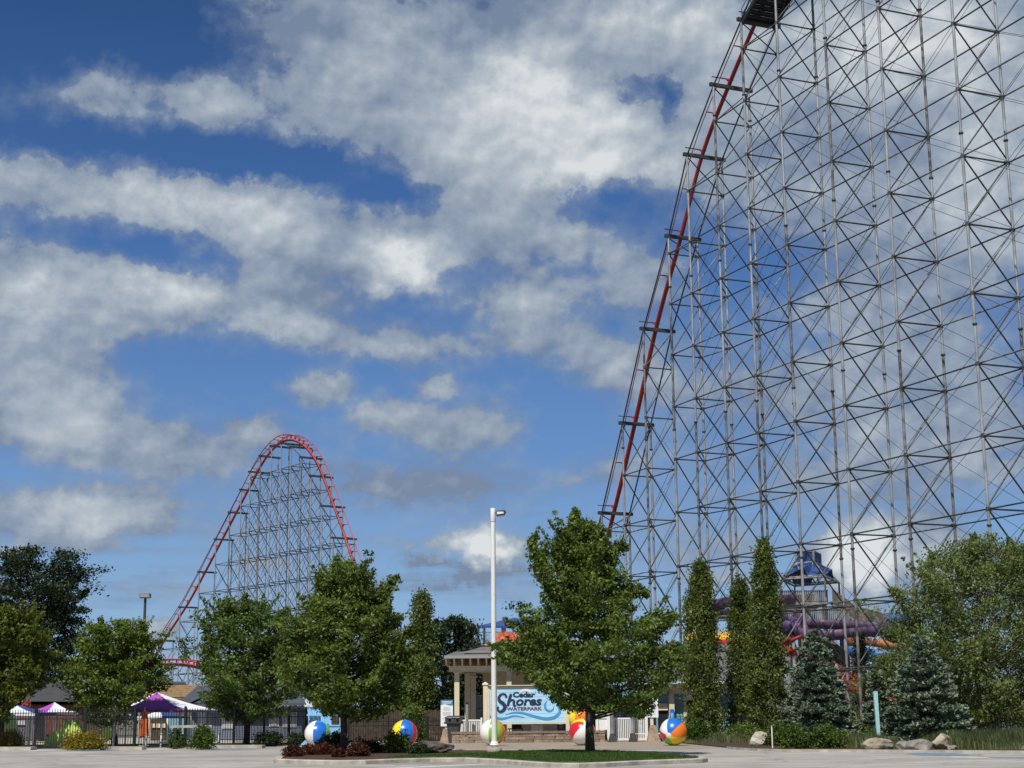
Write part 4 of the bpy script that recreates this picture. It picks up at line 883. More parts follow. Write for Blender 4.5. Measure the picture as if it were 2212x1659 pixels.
tube('pole_top_collar', lamp, (LB.x,LB.y,zt-.55), (LB.x,LB.y,zt+.02), .112, 'white', 14)
hp = Vector((LB.x,LB.y,zt-.15))
bar('lamp_arm', lamp, hp+Vector((.1,0,-.02)), hp+Vector((.3,0,0)), .06, .06, 'grey')
part('lamp_head', lamp, [hp+Vector(v) for v in ((.14,-.17,-.16),(.14,.17,-.16),(.5,.17,-.12),(.5,-.17,-.12),(.56,-.1,.0),(.56,.1,.0),(.14,.17,.04),(.14,-.17,.04),(.5,.17,.07),(.5,-.17,.07))],
     [(0,1,2,3),(3,2,5,4),(7,9,8,6),(9,4,5,8),(0,3,9,7),(3,4,9),(1,6,8,2),(2,8,5),(0,7,6,1)], 'grey')
part('lamp_lens', lamp, [hp+Vector(v) for v in ((.17,-.19,-.11),(.46,-.19,-.08),(.44,-.19,.0),(.17,-.19,.0),(.17,.1,-.19),(.46,.1,-.15))], [(0,1,2,3),(0,4,5,1)], 'white')
# floodlight mast at the left
FB = gx(304, 128)
fl = thing('floodlight_mast', 'grey floodlight mast with box lamps rising behind the maple at left', 'lamp post', FB)
zt = at(305,1288,128).z; tube('mast', fl, FB, (FB.x,FB.y,zt), .11, 'grey', 8)
for (dx, yy, w) in ((.0,1288,.42),(-.45,1351,.3)):
    z_ = at(305,yy,128).z; bx('lamp_box', fl, FB.x+dx-w, FB.x+dx+w, FB.y-.35, FB.y+.2, z_-.16, z_+.2, 'woodg'); bx('lamp_face', fl, FB.x+dx-w*.85, FB.x+dx+w*.85, FB.y-.38, FB.y-.355, z_-.1, z_+.14, 'fascia')
# ------------------------------------------------------------------ fences
def fence(name, label, path, H, sp, rails, m='black', pw=.03, postevery=None, posts=(), pk='picket', posth=.08, pr=.05, cat='fence', group=None):
    t = thing(name, label, cat, path[0], group)
    for a, b in zip(path[:-1], path[1:]):
        a, b = Vector(a), Vector(b); ln = (b-a).length; n = int(ln/sp); an = math.atan2((b-a).y,(b-a).x)
        for zr in rails: bar('rail', t, a+Vector((0,0,zr)), b+Vector((0,0,zr)), .035, .045, m)
        for i in range(n):
            p = a.lerp(b, (i+.5)/n)
            put(bpy.data.objects.new('picket', unit('picket', m)), t, Matrix.Translation(p+Vector((0,0,.06))) @ Matrix.Rotation(an,4,'Z') @ Matrix.Diagonal((pw,pw,H-.06,1)))
        if postevery:
            for i in range(int(ln/postevery)+1):
                p = a+(b-a).normalized()*min(ln, i*postevery); box('post', t, p+Vector((0,0,(H+posth)/2)), (pr*2,pr*2,H+posth), m, rz=an)
    for p in posts: box('post', t, Vector(p)+Vector((0,0,(H+posth)/2)), (pr*2,pr*2,H+posth), m)
    return t
lf = [gp(-60,1619),gp(290,1616),gp(505,1612.5),gp(665,1606.5)]
pp = []
for x in (76,183,290,399,505,570,624,661):
    for a, b in zip(lf[:-1], lf[1:]):
        r0 = ray(x,1600); e_ = b-a; den = r0.x*e_.y-r0.y*e_.x; k_ = (a.x*e_.y-a.y*e_.x)/den; p = Vector((r0.x*k_, r0.y*k_, 0)); s_ = (p-a).dot(e_)/e_.dot(e_)
        if -.001 <= s_ <= 1.001: pp.append(p+Vector((0,-.05,0))); break
fence('picket_fence', 'tall black metal picket fence running along the left car park edge', lf, 2.15, .145, (.1,1.6,1.93), posts=pp, pr=.065)
fence('picket_fence', 'lower black picket fence behind the island between chair and pergola', [gx(668,96),gx(955,97.5)], 1.5, .15, (.12,1.02,1.28), postevery=2.4)
fence('picket_fence', 'black picket fence behind the right beach ball and columnar trees', [gx(1428,94.5),gx(1845,93)], 1.5, .15, (.12,1.02,1.28), postevery=2.4)
fence('picket_fence', 'short run of black picket fence by the birch trunks', [gx(1925,91),gx(2240,90)], 1.5, .16, (.12,1.02,1.28), postevery=2.8)
wf = thing('board_fence', 'weathered brown vertical board fence in the shade behind the island', 'fence', gx(690,104))
a, b = gx(690,104), gx(978,105); n = 58
for i in range(n):
    p = a.lerp(b,(i+.5)/n); h = 1.95+.04*math.sin(i*2.3); box('board', wf, p+Vector((0,.02*(i%2),h/2)), (.135,.03,h), 'wood')
for zr in (.4,1.5): bar('rail', wf, a+Vector((0,.08,zr)), b+Vector((0,.08,zr)), .05, .1, 'wood')
# ------------------------------------------------------------------ stone seat wall
sw = thing('seat_wall', 'low tan stone block seat wall under the waterpark sign', 'wall', gx(1140,93.5))
X0, X1 = gx(976,93.5).x, gx(1306,93.5).x; y0 = 93.5; bw = .44
rg = random.Random(4)
bx('core', sw, X0+.05, X1-.05, y0+.03, y0+.36, 0, .50, 'cap')
for row in range(3):
    x = X0-(row%2)*bw/2; z0 = row*.18
    while x < X1-.05:
        a, b = max(x,X0), min(x+bw,X1)
        if b-a > .06: jy = rg.uniform(0,.02); bx('stone_block', sw, a+.007, b-.007, y0-.005-jy, y0+.12, z0+.006, z0+.172, ('stone','cap','stone')[rg.randrange(3)])
        x += bw*rg.choice((.8,1,1.15))
x = X0-.05
while x < X1: bx('cap_stone', sw, x+.005, min(x+.9,X1+.05)-.005, y0-.06, y0+.42, .545, .665, 'cap'); x += .9
# ------------------------------------------------------------------ waterpark sign
SD = 93.2+1.3
def SX(px): return at(px, 1540, SD).x
def SZ(py, px=1140): return at(px, py, SD).z
sg = thing('park_sign', 'large pale blue waterpark sign board framed in cream behind the seat wall', 'sign', gx(1140,SD))
for x0, x1 in ((1044,1053),(1222,1230)):
    bx('post', sg, SX(x0), SX(x1), SD-.05, SD+.2, 0, SZ(1479), 'cream'); bx('post_cap', sg, SX(x0)-.06, SX(x1)+.06, SD-.1, SD+.25, SZ(1479), SZ(1476), 'cream')
    cx = (SX(x0)+SX(x1))/2; part('post_finial', sg, [(cx-.17,SD-.09,SZ(1476)),(cx+.17,SD-.09,SZ(1476)),(cx+.17,SD+.24,SZ(1476)),(cx-.17,SD+.24,SZ(1476)),(cx,SD+.07,SZ(1472))], [(0,1,4),(1,2,4),(2,3,4),(3,0,4)], 'cream')
bx('frame_top', sg, SX(1053)-.001, SX(1222), SD-.04, SD+.14, SZ(1486.5), SZ(1479.5), 'cream'); bx('sign_light_rail', sg, SX(1054), SX(1165), SD-.12, SD-.045, SZ(1482.6), SZ(1481.4), 'black')
for px in (1160,1166,1172): bx('sign_lamp', sg, SX(px), SX(px+3), SD-.25, SD-.125, SZ(1485), SZ(1480.5), 'black')
bx('frame_bottom', sg, SX(1053), SX(1222), SD-.04, SD+.14, SZ(1564), SZ(1560), 'cream')
bx('frame_side', sg, SX(1053)+.001, SX(1057.6), SD-.035, SD+.13, SZ(1560), SZ(1486.5), 'cream'); bx('frame_side', sg, SX(1219.4), SX(1222), SD-.035, SD+.13, SZ(1560), SZ(1486.5), 'cream')
zb, zt = SZ(1560), SZ(1486.5)
for i in range(8):
    a = zb+(zt-zb)*i/8; bx('sign_plank', sg, SX(1057.6), SX(1219.4), SD, SD+.06, a+.006, a+(zt-zb)/8-.004, 'paleblue')
bx('sign_backing', sg, SX(1057.6), SX(1219.4), SD+.062, SD+.1, zb, zt, 'waveblue')
u = (SX(1219.4)-SX(1057.6))/1105.      # one unit of the enlarged sign drawing (x 750..1855, y 680..1180)
def S2(x, y): return (SX(1057.6)+(x-750)*u, zt-(y-680)*u)
def stroke(name, pts, ws, m, y=None, n=5):
    P = smoothpoly([(*S2(a,b),0) for a,b in pts], n); wi = np.interp(np.linspace(0,1,len(P)), np.linspace(0,1,len(ws)), ws)
    return ribbon(name, sg, [(p.x,p.y) for p in P], [w*u for w in wi], y or SD-.004, m)
stroke('sun_arc', [(1200,745),(1235,715),(1290,700),(1345,722),(1370,745)], [8,30,44,30,8], 'white', SD-.002)
stroke('wave', [(980,1062),(1060,1040),(1150,1030),(1240,1040),(1360,1075),(1480,1108),(1580,1125),(1680,1115),(1750,1075),(1785,1025),(1775,970),(1730,930)], [2,18,26,32,36,42,46,46,44,40,32,8], 'waveblue')
stroke('wave', [(750,1085),(820,1100),(920,1120),(1010,1105),(1090,1082),(1180,1085),(1270,1108)], [30,34,34,28,22,18,2], 'waveblue')
stroke('wave_curl', [(1600,865),(1572,910),(1572,965),(1600,1005),(1645,1015),(1688,990),(1690,950)], [6,26,34,32,28,20,6], 'waveblue')
stroke('wave_curl', [(790,955),(778,985),(790,1010),(812,1008)], [6,12,12,4], 'waveblue')
def word(s, x0, x1, y0, y1, m, bold, shear=0., name='lettering'):
    a, b = S2(x0,y1), S2(x1,y0); Mx = Matrix.Translation(((a[0]+b[0])/2, SD-.02, (a[1]+b[1])/2)) @ FACE
    return text(name, sg, s, b[0]-a[0], b[1]-a[1], Mx, m, bold=bold, shear=shear)
word('Cedar', 1095, 1425, 732, 815, 'navy', .05)
word('WATERPARK', 1003, 1522, 952, 1003, 'brownred', .03)
word('ores', 1140, 1522, 838, 936, 'navy', .035, .18)
stroke('lettering', [(1000,815),(985,772),(940,762),(902,785),(888,828),(905,868),(950,900),(975,945),(955,995),(905,1018),(868,985),(880,945)], [34,30,26,34,44,50,54,56,48,34,26,30], 'navy', SD-.018)
stroke('lettering', [(1068,762),(1048,830),(1030,890),(1016,935)], [38,42,40,34], 'navy', SD-.018)
stroke('lettering', [(1030,905),(1055,865),(1090,848),(1112,868),(1106,905),(1118,934),(1145,925)], [12,20,26,34,36,28,10], 'navy', SD-.017)
# things standing under the sign
for i,(x0,x1,m,lb) in enumerate(((1064,1076,'white','white planter box under the sign left of the black fixture'),(1077,1086,'white','narrower white box next to the planter under the sign'),(1147,1162,'white','white lattice box under the middle of the sign'),(1163.5,1172,'white','small white box right of the lattice box under the sign'))):
    t = thing('utility_box', lb, 'box', gx(x0,SD+.9)); a, b = at(x0,1540,SD+.9).x, at(x1,1540,SD+.9).x
    bx('panel', t, a, b, SD+.8, SD+1.2, .3, SZ(1566), m)
    bx('base', t, a+.03, b-.03, SD+.83, SD+1.17, 0, .3, 'grey'); bx('lid', t, a-.02, b+.02, SD+.78, SD+1.22, SZ(1566), SZ(1565), 'print')
ub = thing('loudspeaker', 'grey louvred cabinet under the right end of the sign', 'cabinet', gx(1205,SD+.9)); a, b = SX(1204), SX(1222)
bx('cabinet', ub, a, b, SD+.5, SD+.9, 0, SZ(1565), 'grey')
for i in range(3): bx('louvre', ub, a+.12, b-.12, SD+.47, SD+.499, SZ(1568+i*3), SZ(1567+i*3), 'print')
bn = thing('bench', 'dark bench with a bag partly hidden under the sign', 'bench', gx(1120,SD+1)); bx('seat', bn, SX(1096), SX(1130), SD+.7, SD+1.1, .75, .82, 'dark')
bx('backrest', bn, SX(1105), SX(1127), SD+1.1, SD+1.15, .82, 1.15, 'dark')
for px in (1099,1127): bx('leg', bn, SX(px), SX(px+2), SD+.75, SD+1.05, 0, .75, 'dark')
# ------------------------------------------------------------------ info signs
def info(label, x0, x1, y0, y1, d, base):
    t = thing('info_sign', label, 'sign', gx((x0+x1)/2, d)); a, b = at(x0,1540,d).x, at(x1,1540,d).x; zb_, zt_ = at(x0,y1,d).z, at(x0,y0,d).z; h = zt_-zb_
    bx('board', t, a, b, d, d+.05, zb_, zt_, 'whitec')
    V = [(a,d-.004,zt_),(b,d-.004,zt_)]+[(lerp(b,a,i/10), d-.004, zt_-h*(.19+.03*math.sin(i*.62+.4))) for i in range(11)]
    part('header', t, V, [tuple(range(len(V)))[::-1]], 'header')
    for j,(s0,s1) in enumerate(((.06,.085),(.11,.135))): bx('header_print', t, a+(b-a)*(.1+.05*j), b-(b-a)*(.1+.05*j), d-.012, d-.006, zt_-h*s1, zt_-h*s0, 'whitec')
    mb = MB(); rg = random.Random(int(x0))
    for j in range(17):
        z_ = zt_-h*(.29+j*.038)
        if j % 5 == 4: continue
        wd = rg.uniform(.5,.8)*(b-a)/2; c_ = (a+b)/2; mb.box(c_-wd, c_+wd, d-.007, d-.003, z_-.008, z_+.008)
    mb.make('printed_lines', t, 'print')
    c_ = (a+b)/2; bx('post', t, c_-.09, c_+.09, d+.055, d+.2, .3, zt_-.1, 'cream')
    bx0, bx1, tx0, tx1, by, ty = base; zz = at(x0,ty,d).z; w0, w1, v0, v1 = at(bx0,1540,d).x, at(bx1,1540,d).x, at(tx0,1540,d).x, at(tx1,1540,d).x
    V = [(w0,d-.25,0),(w1,d-.25,0),(w1,d+.45,0),(w0,d+.45,0),(v0,d-.02,zz),(v1,d-.02,zz),(v1,d+.25,zz),(v0,d+.25,zz)]
    part('concrete_base', t, V, [(3,2,1,0),(4,5,6,7),(0,1,5,4),(1,2,6,5),(2,3,7,6),(3,0,4,7)], 'stone'); return t
info('white and blue notice board left of the pergola behind the litter bin', 952, 978.4, 1512, 1569, 95.5, (950,984,958,972,1602,1574))
info('white and blue notice board between the white gate and the right beach ball', 1393.6, 1422, 1494, 1550, 92.5, (1396,1424.5,1404,1415,1601,1566.5))
# ------------------------------------------------------------------ litter bin
TD = 93.9; tb = thing('litter_bin', 'dark grey domed litter bin at the left end of the seat wall', 'litter bin', gx(980,TD))
cx = at(980.3,1540,TD).x; q = TD/F; cy = TD+.1
def ringbox(w0, d0, z0, w1, d1, z1, bev=.25):
    def oct_(w, d, z): return [(cx+sx*w*(1-bev*(k_==0)), cy+sy*d*(1-bev*(k_==1)), z) for sx,sy,ks_ in ((1,1,(1,0)),(-1,1,(0,1)),(-1,-1,(1,0)),(1,-1,(0,1))) for k_ in ks_]
    A_ = oct_(w0,d0,z0)+oct_(w1,d1,z1); n = 8; return A_, [tuple(range(n))[::-1], tuple(range(n,2*n))]+[(i,(i+1)%n,n+(i+1)%n,n+i) for i in range(n)]
def oc(w, d, z, c=.3):
    return [(cx+w,cy+d*(1-c),z),(cx+w*(1-c),cy+d,z),(cx-w*(1-c),cy+d,z),(cx-w,cy+d*(1-c),z),(cx-w,cy-d*(1-c),z),(cx-w*(1-c),cy-d,z),(cx+w*(1-c),cy-d,z),(cx+w,cy-d*(1-c),z)]
def loft(name, rings, m, par=tb):
    V = [p for r0 in rings for p in r0]; n = 8; Fc = [tuple(range(n))[::-1], tuple(range(len(V)-n,len(V)))]
    for k_ in range(len(rings)-1): Fc += [(k_*n+i,k_*n+(i+1)%n,(k_+1)*n+(i+1)%n,(k_+1)*n+i) for i in range(n)]
    return part(name, par, V, Fc, m)
loft('body', [oc(.30,.28,.02),oc(.42,.38,1.12)], 'grey')
loft('rim', [oc(.53,.47,1.12),oc(.57,.50,1.18),oc(.57,.50,1.24)], 'grey')
for sx in (-1,1):
    for sy in (-1,1): bx('hood_pillar', tb, cx+sx*.30, cx+sx*.50, cy+sy*.28, cy+sy*.42, 1.24, 1.46, 'grey')
bx('hood_divider', tb, cx-.16, cx+.16, cy-.43, cy-.38, 1.24, 1.46, 'grey')
bx('liner', tb, cx-.28, cx+.28, cy-.2, cy+.2, 1.24, 1.45, 'black')
loft('hood', [oc(.53,.47,1.46),oc(.50,.44,1.52),oc(.28,.24,1.59)], 'grey')
# ------------------------------------------------------------------ entrance building
ED = 101.
def EX(px, d=ED): return at(px,1540,d).x
def EZ(py, px=1300, d=ED): return at(px,py,d).z
eb = thing('entrance_building', 'cream and teal entrance building with grey roofs and a pergola porch', 'building', gx(1300,ED))
zs = EZ(1472,1540)
bx('wall', eb, EX(1150), EX(1655), ED+1.2, ED+9, 0, zs-.12, 'teal')
# horizontal clapboards on the visible bays
for i in range(20):
    for x0,x1 in ((1448,1482),(1560,1652)): bx('clapboard', eb, EX(x0), EX(x1), ED+1.165, ED+1.199, .15+i*.16, .29+i*.16, 'teal')
bx('soffit_board', eb, EX(1380), EX(1660), ED+1.0, ED+1.16, zs-.75, zs-.12, 'creamshade')
bx('eave_board', eb, EX(1376), EX(1664), ED-.15, ED+1.0, zs-.06, zs+.06, 'white')
def roofq(name, p, m, th=.12): 
    P = [Vector(a) for a in p]; V = P+[a+Vector((0,0,-th)) for a in P]; n = len(P)
    return part(name, eb, V, [tuple(range(n)), tuple(range(n,2*n))[::-1]]+[(i,n+i,n+(i+1)%n,(i+1)%n) for i in range(n)], m)
ztop = EZ(1408,1540,ED+6)
seams = [1376+i*24 for i in range(13)]
for i in range(12):
    x0, x1 = EX(seams[i])+.02, EX(seams[i+1])-.02
    roofq('roof_panel', [(x0,ED-.2,zs+.2),(x1,ED-.2,zs+.2),(x1,ED+6,ztop),(x0,ED+6,ztop)], 'roof')
    bx('standing_seam', eb, x1-.0, x1+.04, ED-.2, ED-.16, zs+.08, zs+.3, 'fascia')
bx('ridge_wall', eb, EX(1376), EX(1664), ED+6.02, ED+6.4, ztop-.2, EZ(1403,1540,ED+6), 'fascia')
roofq('upper_roof', [(EX(1370),ED+5.8,EZ(1402,1540,ED+6)),(EX(1670),ED+5.8,EZ(1402,1540,ED+6)),(EX(1670),ED+9,EZ(1391,1540,ED+9)),(EX(1370),ED+9,EZ(1391,1540,ED+9))], 'roof')
# windows of the right bay
for x0,x1,y0,y1 in ((1487,1513,1495,1583),(1535,1556,1482,1583),(1448.5,1460,1498,1596)):
    if x0 == 1448.5: bx('corner_post', eb, EX(x0), EX(x1), ED+.75, ED+1.15, 0, zs-.75, 'cream'); continue
    a, b, zb_, zt_ = EX(x0), EX(x1), EZ(y1,1540), EZ(y0,1540); w = bx('window', eb, a-.18, b+.18, ED+1.1, ED+1.16, zb_-.18, zt_+.18, 'cream')
    bx('pane', w, a, b, ED+1.07, ED+1.098, zb_, (zb_+zt_)/2-.03, 'glass'); bx('pane', w, a, b, ED+1.07, ED+1.098, (zb_+zt_)/2+.03, zt_-.5, 'glass'); bx('blind', w, a, b, ED+1.07, ED+1.098, zt_-.48, zt_, 'white')
# dark glazed middle behind the gate
bx('glazing', eb, EX(1240), EX(1446), ED+1.1, ED+1.19, .4, EZ(1535,1350), 'glass')
for px in (1262,1300,1340,1384,1420): bx('mullion', eb, EX(px), EX(px)+.12, ED+1.02, ED+1.09, .35, EZ(1535,1350), 'teal')
bx('sill', eb, EX(1240), EX(1446), ED+1.0, ED+1.1, .33, .4, 'white')
bx('upper_board', eb, EX(1240), EX(1446), ED+.95, ED+1.15, EZ(1535,1350), EZ(1520,1350), 'cream')
bx('brick_base', eb, EX(1240), EX(1446), ED+.9, ED+1.15, 0, .33, 'maroon')
# pergola porch
PD = 97.
def PX(px): return at(px,1540,PD).x
def PZ(py, px=1000): return at(px,py,PD).z
bx('porch_fascia', eb, PX(961), PX(1330), PD-1.1, PD-.95, PZ(1423.5), PZ(1417), 'fascia')
zf = PZ(1421)
part('porch_roof', eb, [(PX(962),PD-.95,zf+.1),(PX(1330),PD-.95,zf+.1),(PX(1330),PD+4.4,zf+.55),(PX(978),PD+4.4,zf+.55),(PX(962),PD-.95,zf-.02),(PX(1330),PD-.95,zf-.02),(PX(1330),PD+4.4,zf+.4),(PX(978),PD+4.4,zf+.4)], [(0,1,2,3),(4,7,6,5),(0,4,5,1),(1,5,6,2),(2,6,7,3),(3,7,4,0)], 'roof')
bx('porch_beam', eb, PX(970), PX(1320), PD-.12, PD+.12, PZ(1451), PZ(1438.5), 'creamshade'); bx('porch_beam', eb, PX(982), PX(1320), PD+3.6, PD+3.8, PZ(1451), PZ(1442), 'creamshade')
for i in range(20):
    x = PX(964.5+i*17.4); m = 'creamshade'
    V = [(x-.045,PD-.93,zf-.05),(x+.045,PD-.93,zf-.05),(x+.045,PD-.9,zf-.2),(x-.045,PD-.9,zf-.2),(x-.045,PD-.3,PZ(1438)+.02),(x+.045,PD-.3,PZ(1438)+.02),(x-.045,PD+4.2,PZ(1438)+.03),(x+.045,PD+4.2,PZ(1438)+.03),(x-.045,PD+4.2,zf+.2),(x+.045,PD+4.2,zf+.2)]
    part('rafter', eb, V, [(0,3,2,1),(3,4,5,2),(4,6,7,5),(6,8,9,7),(8,0,1,9),(0,8,6,4,3),(1,2,5,7,9)], m)
bx('porch_back_board', eb, PX(984), PX(1320), PD+4.3, PD+4.4, PZ(1451), zf+.35, 'creamshade')
for px in (987,1100,1210,1300):
    bx('column', eb, PX(px)-.15, PX(px)+.15, PD-.15, PD+.15, 0, PZ(1453), 'cream'); bx('column_capital', eb, PX(px)-.22, PX(px)+.22, PD-.2, PD+.2, PZ(1453), PZ(1451), 'creamshade')
for px in (1006,1019):
    bx('column', eb, PX(px)-.17, PX(px)+.17, PD+3.5, PD+3.85, 0, PZ(1451), 'creamshade'); bx('column_band', eb, PX(px)-.21, PX(px)+.21, PD+3.45, PD+3.9, PZ(1495), PZ(1492), 'cream')
bx('back_wall', eb, PX(1040), PX(1240), PD+4.5, PD+5, 0, PZ(1445), 'creamshade')
w = bx('window', eb, PX(1024), PX(1044), PD+3.95, PD+4.0, .2, PZ(1500), 'creamshade')
bx('pane', w, PX(1025), PX(1034), PD+3.9, PD+3.945, .3, PZ(1502), 'glass'); bx('pane', w, PX(1035.5), PX(1043), PD+3.9, PD+3.945, .3, PZ(1502), 'glass')
for z_ in (1.2,2.0): bx('glazing_bar', w, PX(1024.5), PX(1043.5), PD+3.87, PD+3.899, z_, z_+.05, 'black')
lt_ = tube('pendant_lamp', eb, (PX(1021),PD+1.5,PZ(1463)), (PX(1021),PD+1.5,PZ(1458)), .28, 'creamshade', 12); tube('pendant_rod', eb, (PX(1021),PD+1.5,PZ(1458)), (PX(1021),PD+1.5,PZ(1440)), .02, 'creamshade', 6)
# stepped roofs above the porch
def hip(name, x0, x1, y0, y1, z0, z1, ins, m):
    V = [(x0,y0,z0),(x1,y0,z0),(x1,y1,z0),(x0,y1,z0),(x0+ins,y0+ins,z1),(x1-ins,y0+ins,z1),(x1-ins,y1-ins,z1),(x0+ins,y1-ins,z1)]
    return part(name, eb, V, [(3,2,1,0),(4,5,6,7),(0,1,5,4),(1,2,6,5),(2,3,7,6),(3,0,4,7)], m)
hip('stepped_roof', PX(998), PX(1330), PD+.8, PD+8, PZ(1419), PZ(1408.5), .55, 'roof'); bx('roof_trim', eb, PX(1001), PX(1330), PD+1.2, PD+7, PZ(1408.5), PZ(1405.5), 'fascia')
hip('stepped_roof', PX(1003), PX(1330), PD+1.6, PD+9, PZ(1405.4), PZ(1394), 1.0, 'roof')
# phone panel
ph = thing('blue_phone_panel', 'blue and white telephone panel on the cream corner post', 'panel', gx(1453,ED)); bx('board', ph, EX(1449.5), EX(1458), ED+.6, ED+.74, EZ(1560,1450), EZ(1532,1450), 'ballb'); bx('lower_board', ph, EX(1447.5), EX(1459), ED+.6, ED+.745, .3, EZ(1561,1450), 'white'); bx('label_plate', ph, EX(1451), EX(1456.5), ED+.57, ED+.598, EZ(1553,1450), EZ(1540,1450), 'skyblue')
# gate, posts
def wfence(label, x0, x1, d, z0, z1, n, name='white_gate', cat='gate'):
    t = thing(name, label, cat, gx(x0,d)); a, b = at(x0,1540,d).x, at(x1,1540,d).x
    bx('post', t, a-.1, a+.02, d-.06, d+.06, 0, z1+.08, 'white'); bx('post', t, b-.02, b+.1, d-.06, d+.06, 0, z1+.08, 'white')
    bx('top_rail', t, a+.02, b-.02, d-.035, d+.035, z1-.12, z1-.03, 'white'); bx('bottom_rail', t, a+.02, b-.02, d-.035, d+.035, z0, z0+.1, 'white')
    for i in range(n): x = a+(b-a)*(i+.5)/n; bx('picket', t, x-.03, x+.03, d-.02, d+.02, z0+.1, z1-.12, 'white')
wfence('white picket gate between the two galvanised posts right of the island tree', 1325, 1395, 93.6, .1, 1.42, 18)
wfence('white picket fence behind the litter bin and seat wall', 997, 1038.5, 96.2, .2, 1.38, 11, 'white_fence', 'fence')
wp = thing('white_screen_panel', 'white solid fence panel at the right end of the seat wall', 'fence panel', gx(1300,93.6)); a, b = at(1289,1540,93.6).x, at(1312,1540,93.6).x
bx('panel', wp, a, b, 93.95, 94.0, .7, 1.45, 'white'); bx('top_rail', wp, a, b, 93.9, 94.05, 1.36, 1.45, 'white'); bx('post', wp, a-.06, a+.1, 93.86, 93.94, .667, 1.6, 'white'); bx('post', wp, b-.02, b+.16, 93.84, 94.0, 0, 1.65, 'white')
for i, px in enumerate((1322, 1366)):
    t = thing('shade_post', ('left','right')[i]+' galvanised post with black foot in front of the white gate', 'post', gx(px,92.9), 'galvanised posts by the gate'); p = gx(px,92.9)
    tube('pole', t, p, p+Vector((0,0,3.3)), .10, 'galv', 12); part('foot', t, [p+Vector(v) for v in ((-.26,-.25,0),(.26,-.25,0),(.26,.25,0),(-.26,.25,0),(-.13,-.12,.5),(.13,-.12,.5),(.13,.12,.5),(-.13,.12,.5))], [(3,2,1,0),(4,5,6,7),(0,1,5,4),(1,2,6,5),(2,3,7,6),(3,0,4,7)], 'dark')
bl = thing('bollard_light', 'slim grey bollard light with black top beside the litter bin', 'bollard', gx(1009,95.2)); p = gx(1009,95.2); zt_ = at(1009,1521,95.2).z
tube('shaft', bl, p, p+Vector((0,0,zt_)), .075, 'silver', 12); tube('head', bl, p+Vector((0,0,zt_)), p+Vector((0,0,zt_+.15)), .085, 'black', 12)
# ------------------------------------------------------------------ left of the island: park behind the fence
def plate(name, parent, pts, d, th, m, kind=None):       # flat board of real thickness, seen from the front
    P = [at(x,y,d) for x,y in pts]; n = len(P); V = [(p.x,d,max(0,p.z)) for p in P]+[(p.x,d+th,max(0,p.z)) for p in P]
    return part(name, parent, V, [tuple(range(n)), tuple(range(n,2*n))[::-1]]+[(i,n+i,n+(i+1)%n,(i+1)%n) for i in range(n)], m)
a = gx(-90,96); struct('park_walkway', [(a.x,93,.006),(gx(700,96).x,97,.006),(gx(700,130).x,130,.006),(gx(-90,130).x,130,.006)], [(0,1,2,3)], 'kerb')
def canopy(label, peak, cs, cols, group='peaked fabric canopies'):
    pk_ = at(*peak); pts = [at(*c_) for c_ in cs]; t = thing('fabric_canopy', label, 'canopy', (pk_.x,pk_.y,0), group); n = len(pts)
    for i in range(n):
        a, b = pts[i], pts[(i+1)%n]; V = []; k_ = 6
        for r_ in range(k_+1):
            u_ = r_/k_; sag = -.10*math.sin(u_*math.pi)
            for w_i in range(k_+1): p = lerp(lerp(pk_,a,u_), lerp(pk_,b,u_), w_i/k_); V.append(p+Vector((0,0,sag-.05*u_*math.sin(w_i/k_*math.pi))))
        Fc = [(r_*(k_+1)+j, r_*(k_+1)+j+1, (r_+1)*(k_+1)+j+1, (r_+1)*(k_+1)+j) for r_ in range(k_) for j in range(k_)]
        m_ = len(V); V += [(v.x,v.y,v.z-.03) for v in V]; Fc += [tuple(q+m_ for q in f[::-1]) for f in Fc]
        part('canopy_panel', t, V, Fc, cols[i]); bar('valance', t, a+Vector((0,0,-.06)), b+Vector((0,0,-.06)), .03, .16, cols[i])
    for p in pts: tube('pole', t, (p.x+(pk_.x-p.x)*.12,p.y+(pk_.y-p.y)*.12,0), (p.x+(pk_.x-p.x)*.12,p.y+(pk_.y-p.y)*.12,p.z+.02), .05, 'silver', 8)
    return t
canopy('white and blue peaked canopy at the far left behind the fence', (30,1520,98), [(2,1540,94.5),(82,1541.5,94),(136,1540,99),(-45,1541,101)], ['whitec','bluec','whitec','bluec'])
canopy('smaller purple and white peaked canopy next to the blue and white one', (118,1516.6,101), [(58,1536,99),(99,1539,96.5),(168,1539,100),(120,1536,106)], ['purple','whitec','purple','whitec'])
canopy('large purple and white peaked canopy in the middle of the left yard', (339,1495,97.5), [(264,1534,94),(396,1533.5,93.5),(470,1533.5,99),(246,1533,99)], ['purple','whitec','purple','whitec'])
canopy('small white and blue canopy half hidden under the large purple one', (348,1530,104), [(296,1549,102),(350,1547,101),(397,1547,103),(350,1545,108)], ['whitec','bluec','whitec','bluec'])
g1 = thing('snack_building', 'low building with wide charcoal roof behind the left canopies', 'building', gx(60,119))
def slab(name, par, pts, m, th=.15):
    P = [at(*p) for p in pts]; n = len(P); V = P+[p+Vector((0,0,-th)) for p in P]
    return part(name, par, V, [tuple(range(n)), tuple(range(n,2*n))[::-1]]+[(i,n+i,n+(i+1)%n,(i+1)%n) for i in range(n)], m)
slab('roof', g1, [(-120,1515,115),(170,1516,115),(170,1472,122),(-60,1472,122)], 'roofdark'); slab('ridge_cap', g1, [(-60,1473,121.8),(170,1473,121.8),(170,1471,122.3),(-60,1471,122.3)], 'fascia')
slab('eave_board', g1, [(-120,1517,114.95),(170,1518,114.95),(170,1515.5,114.95),(-120,1514.5,114.95)], 'roof')
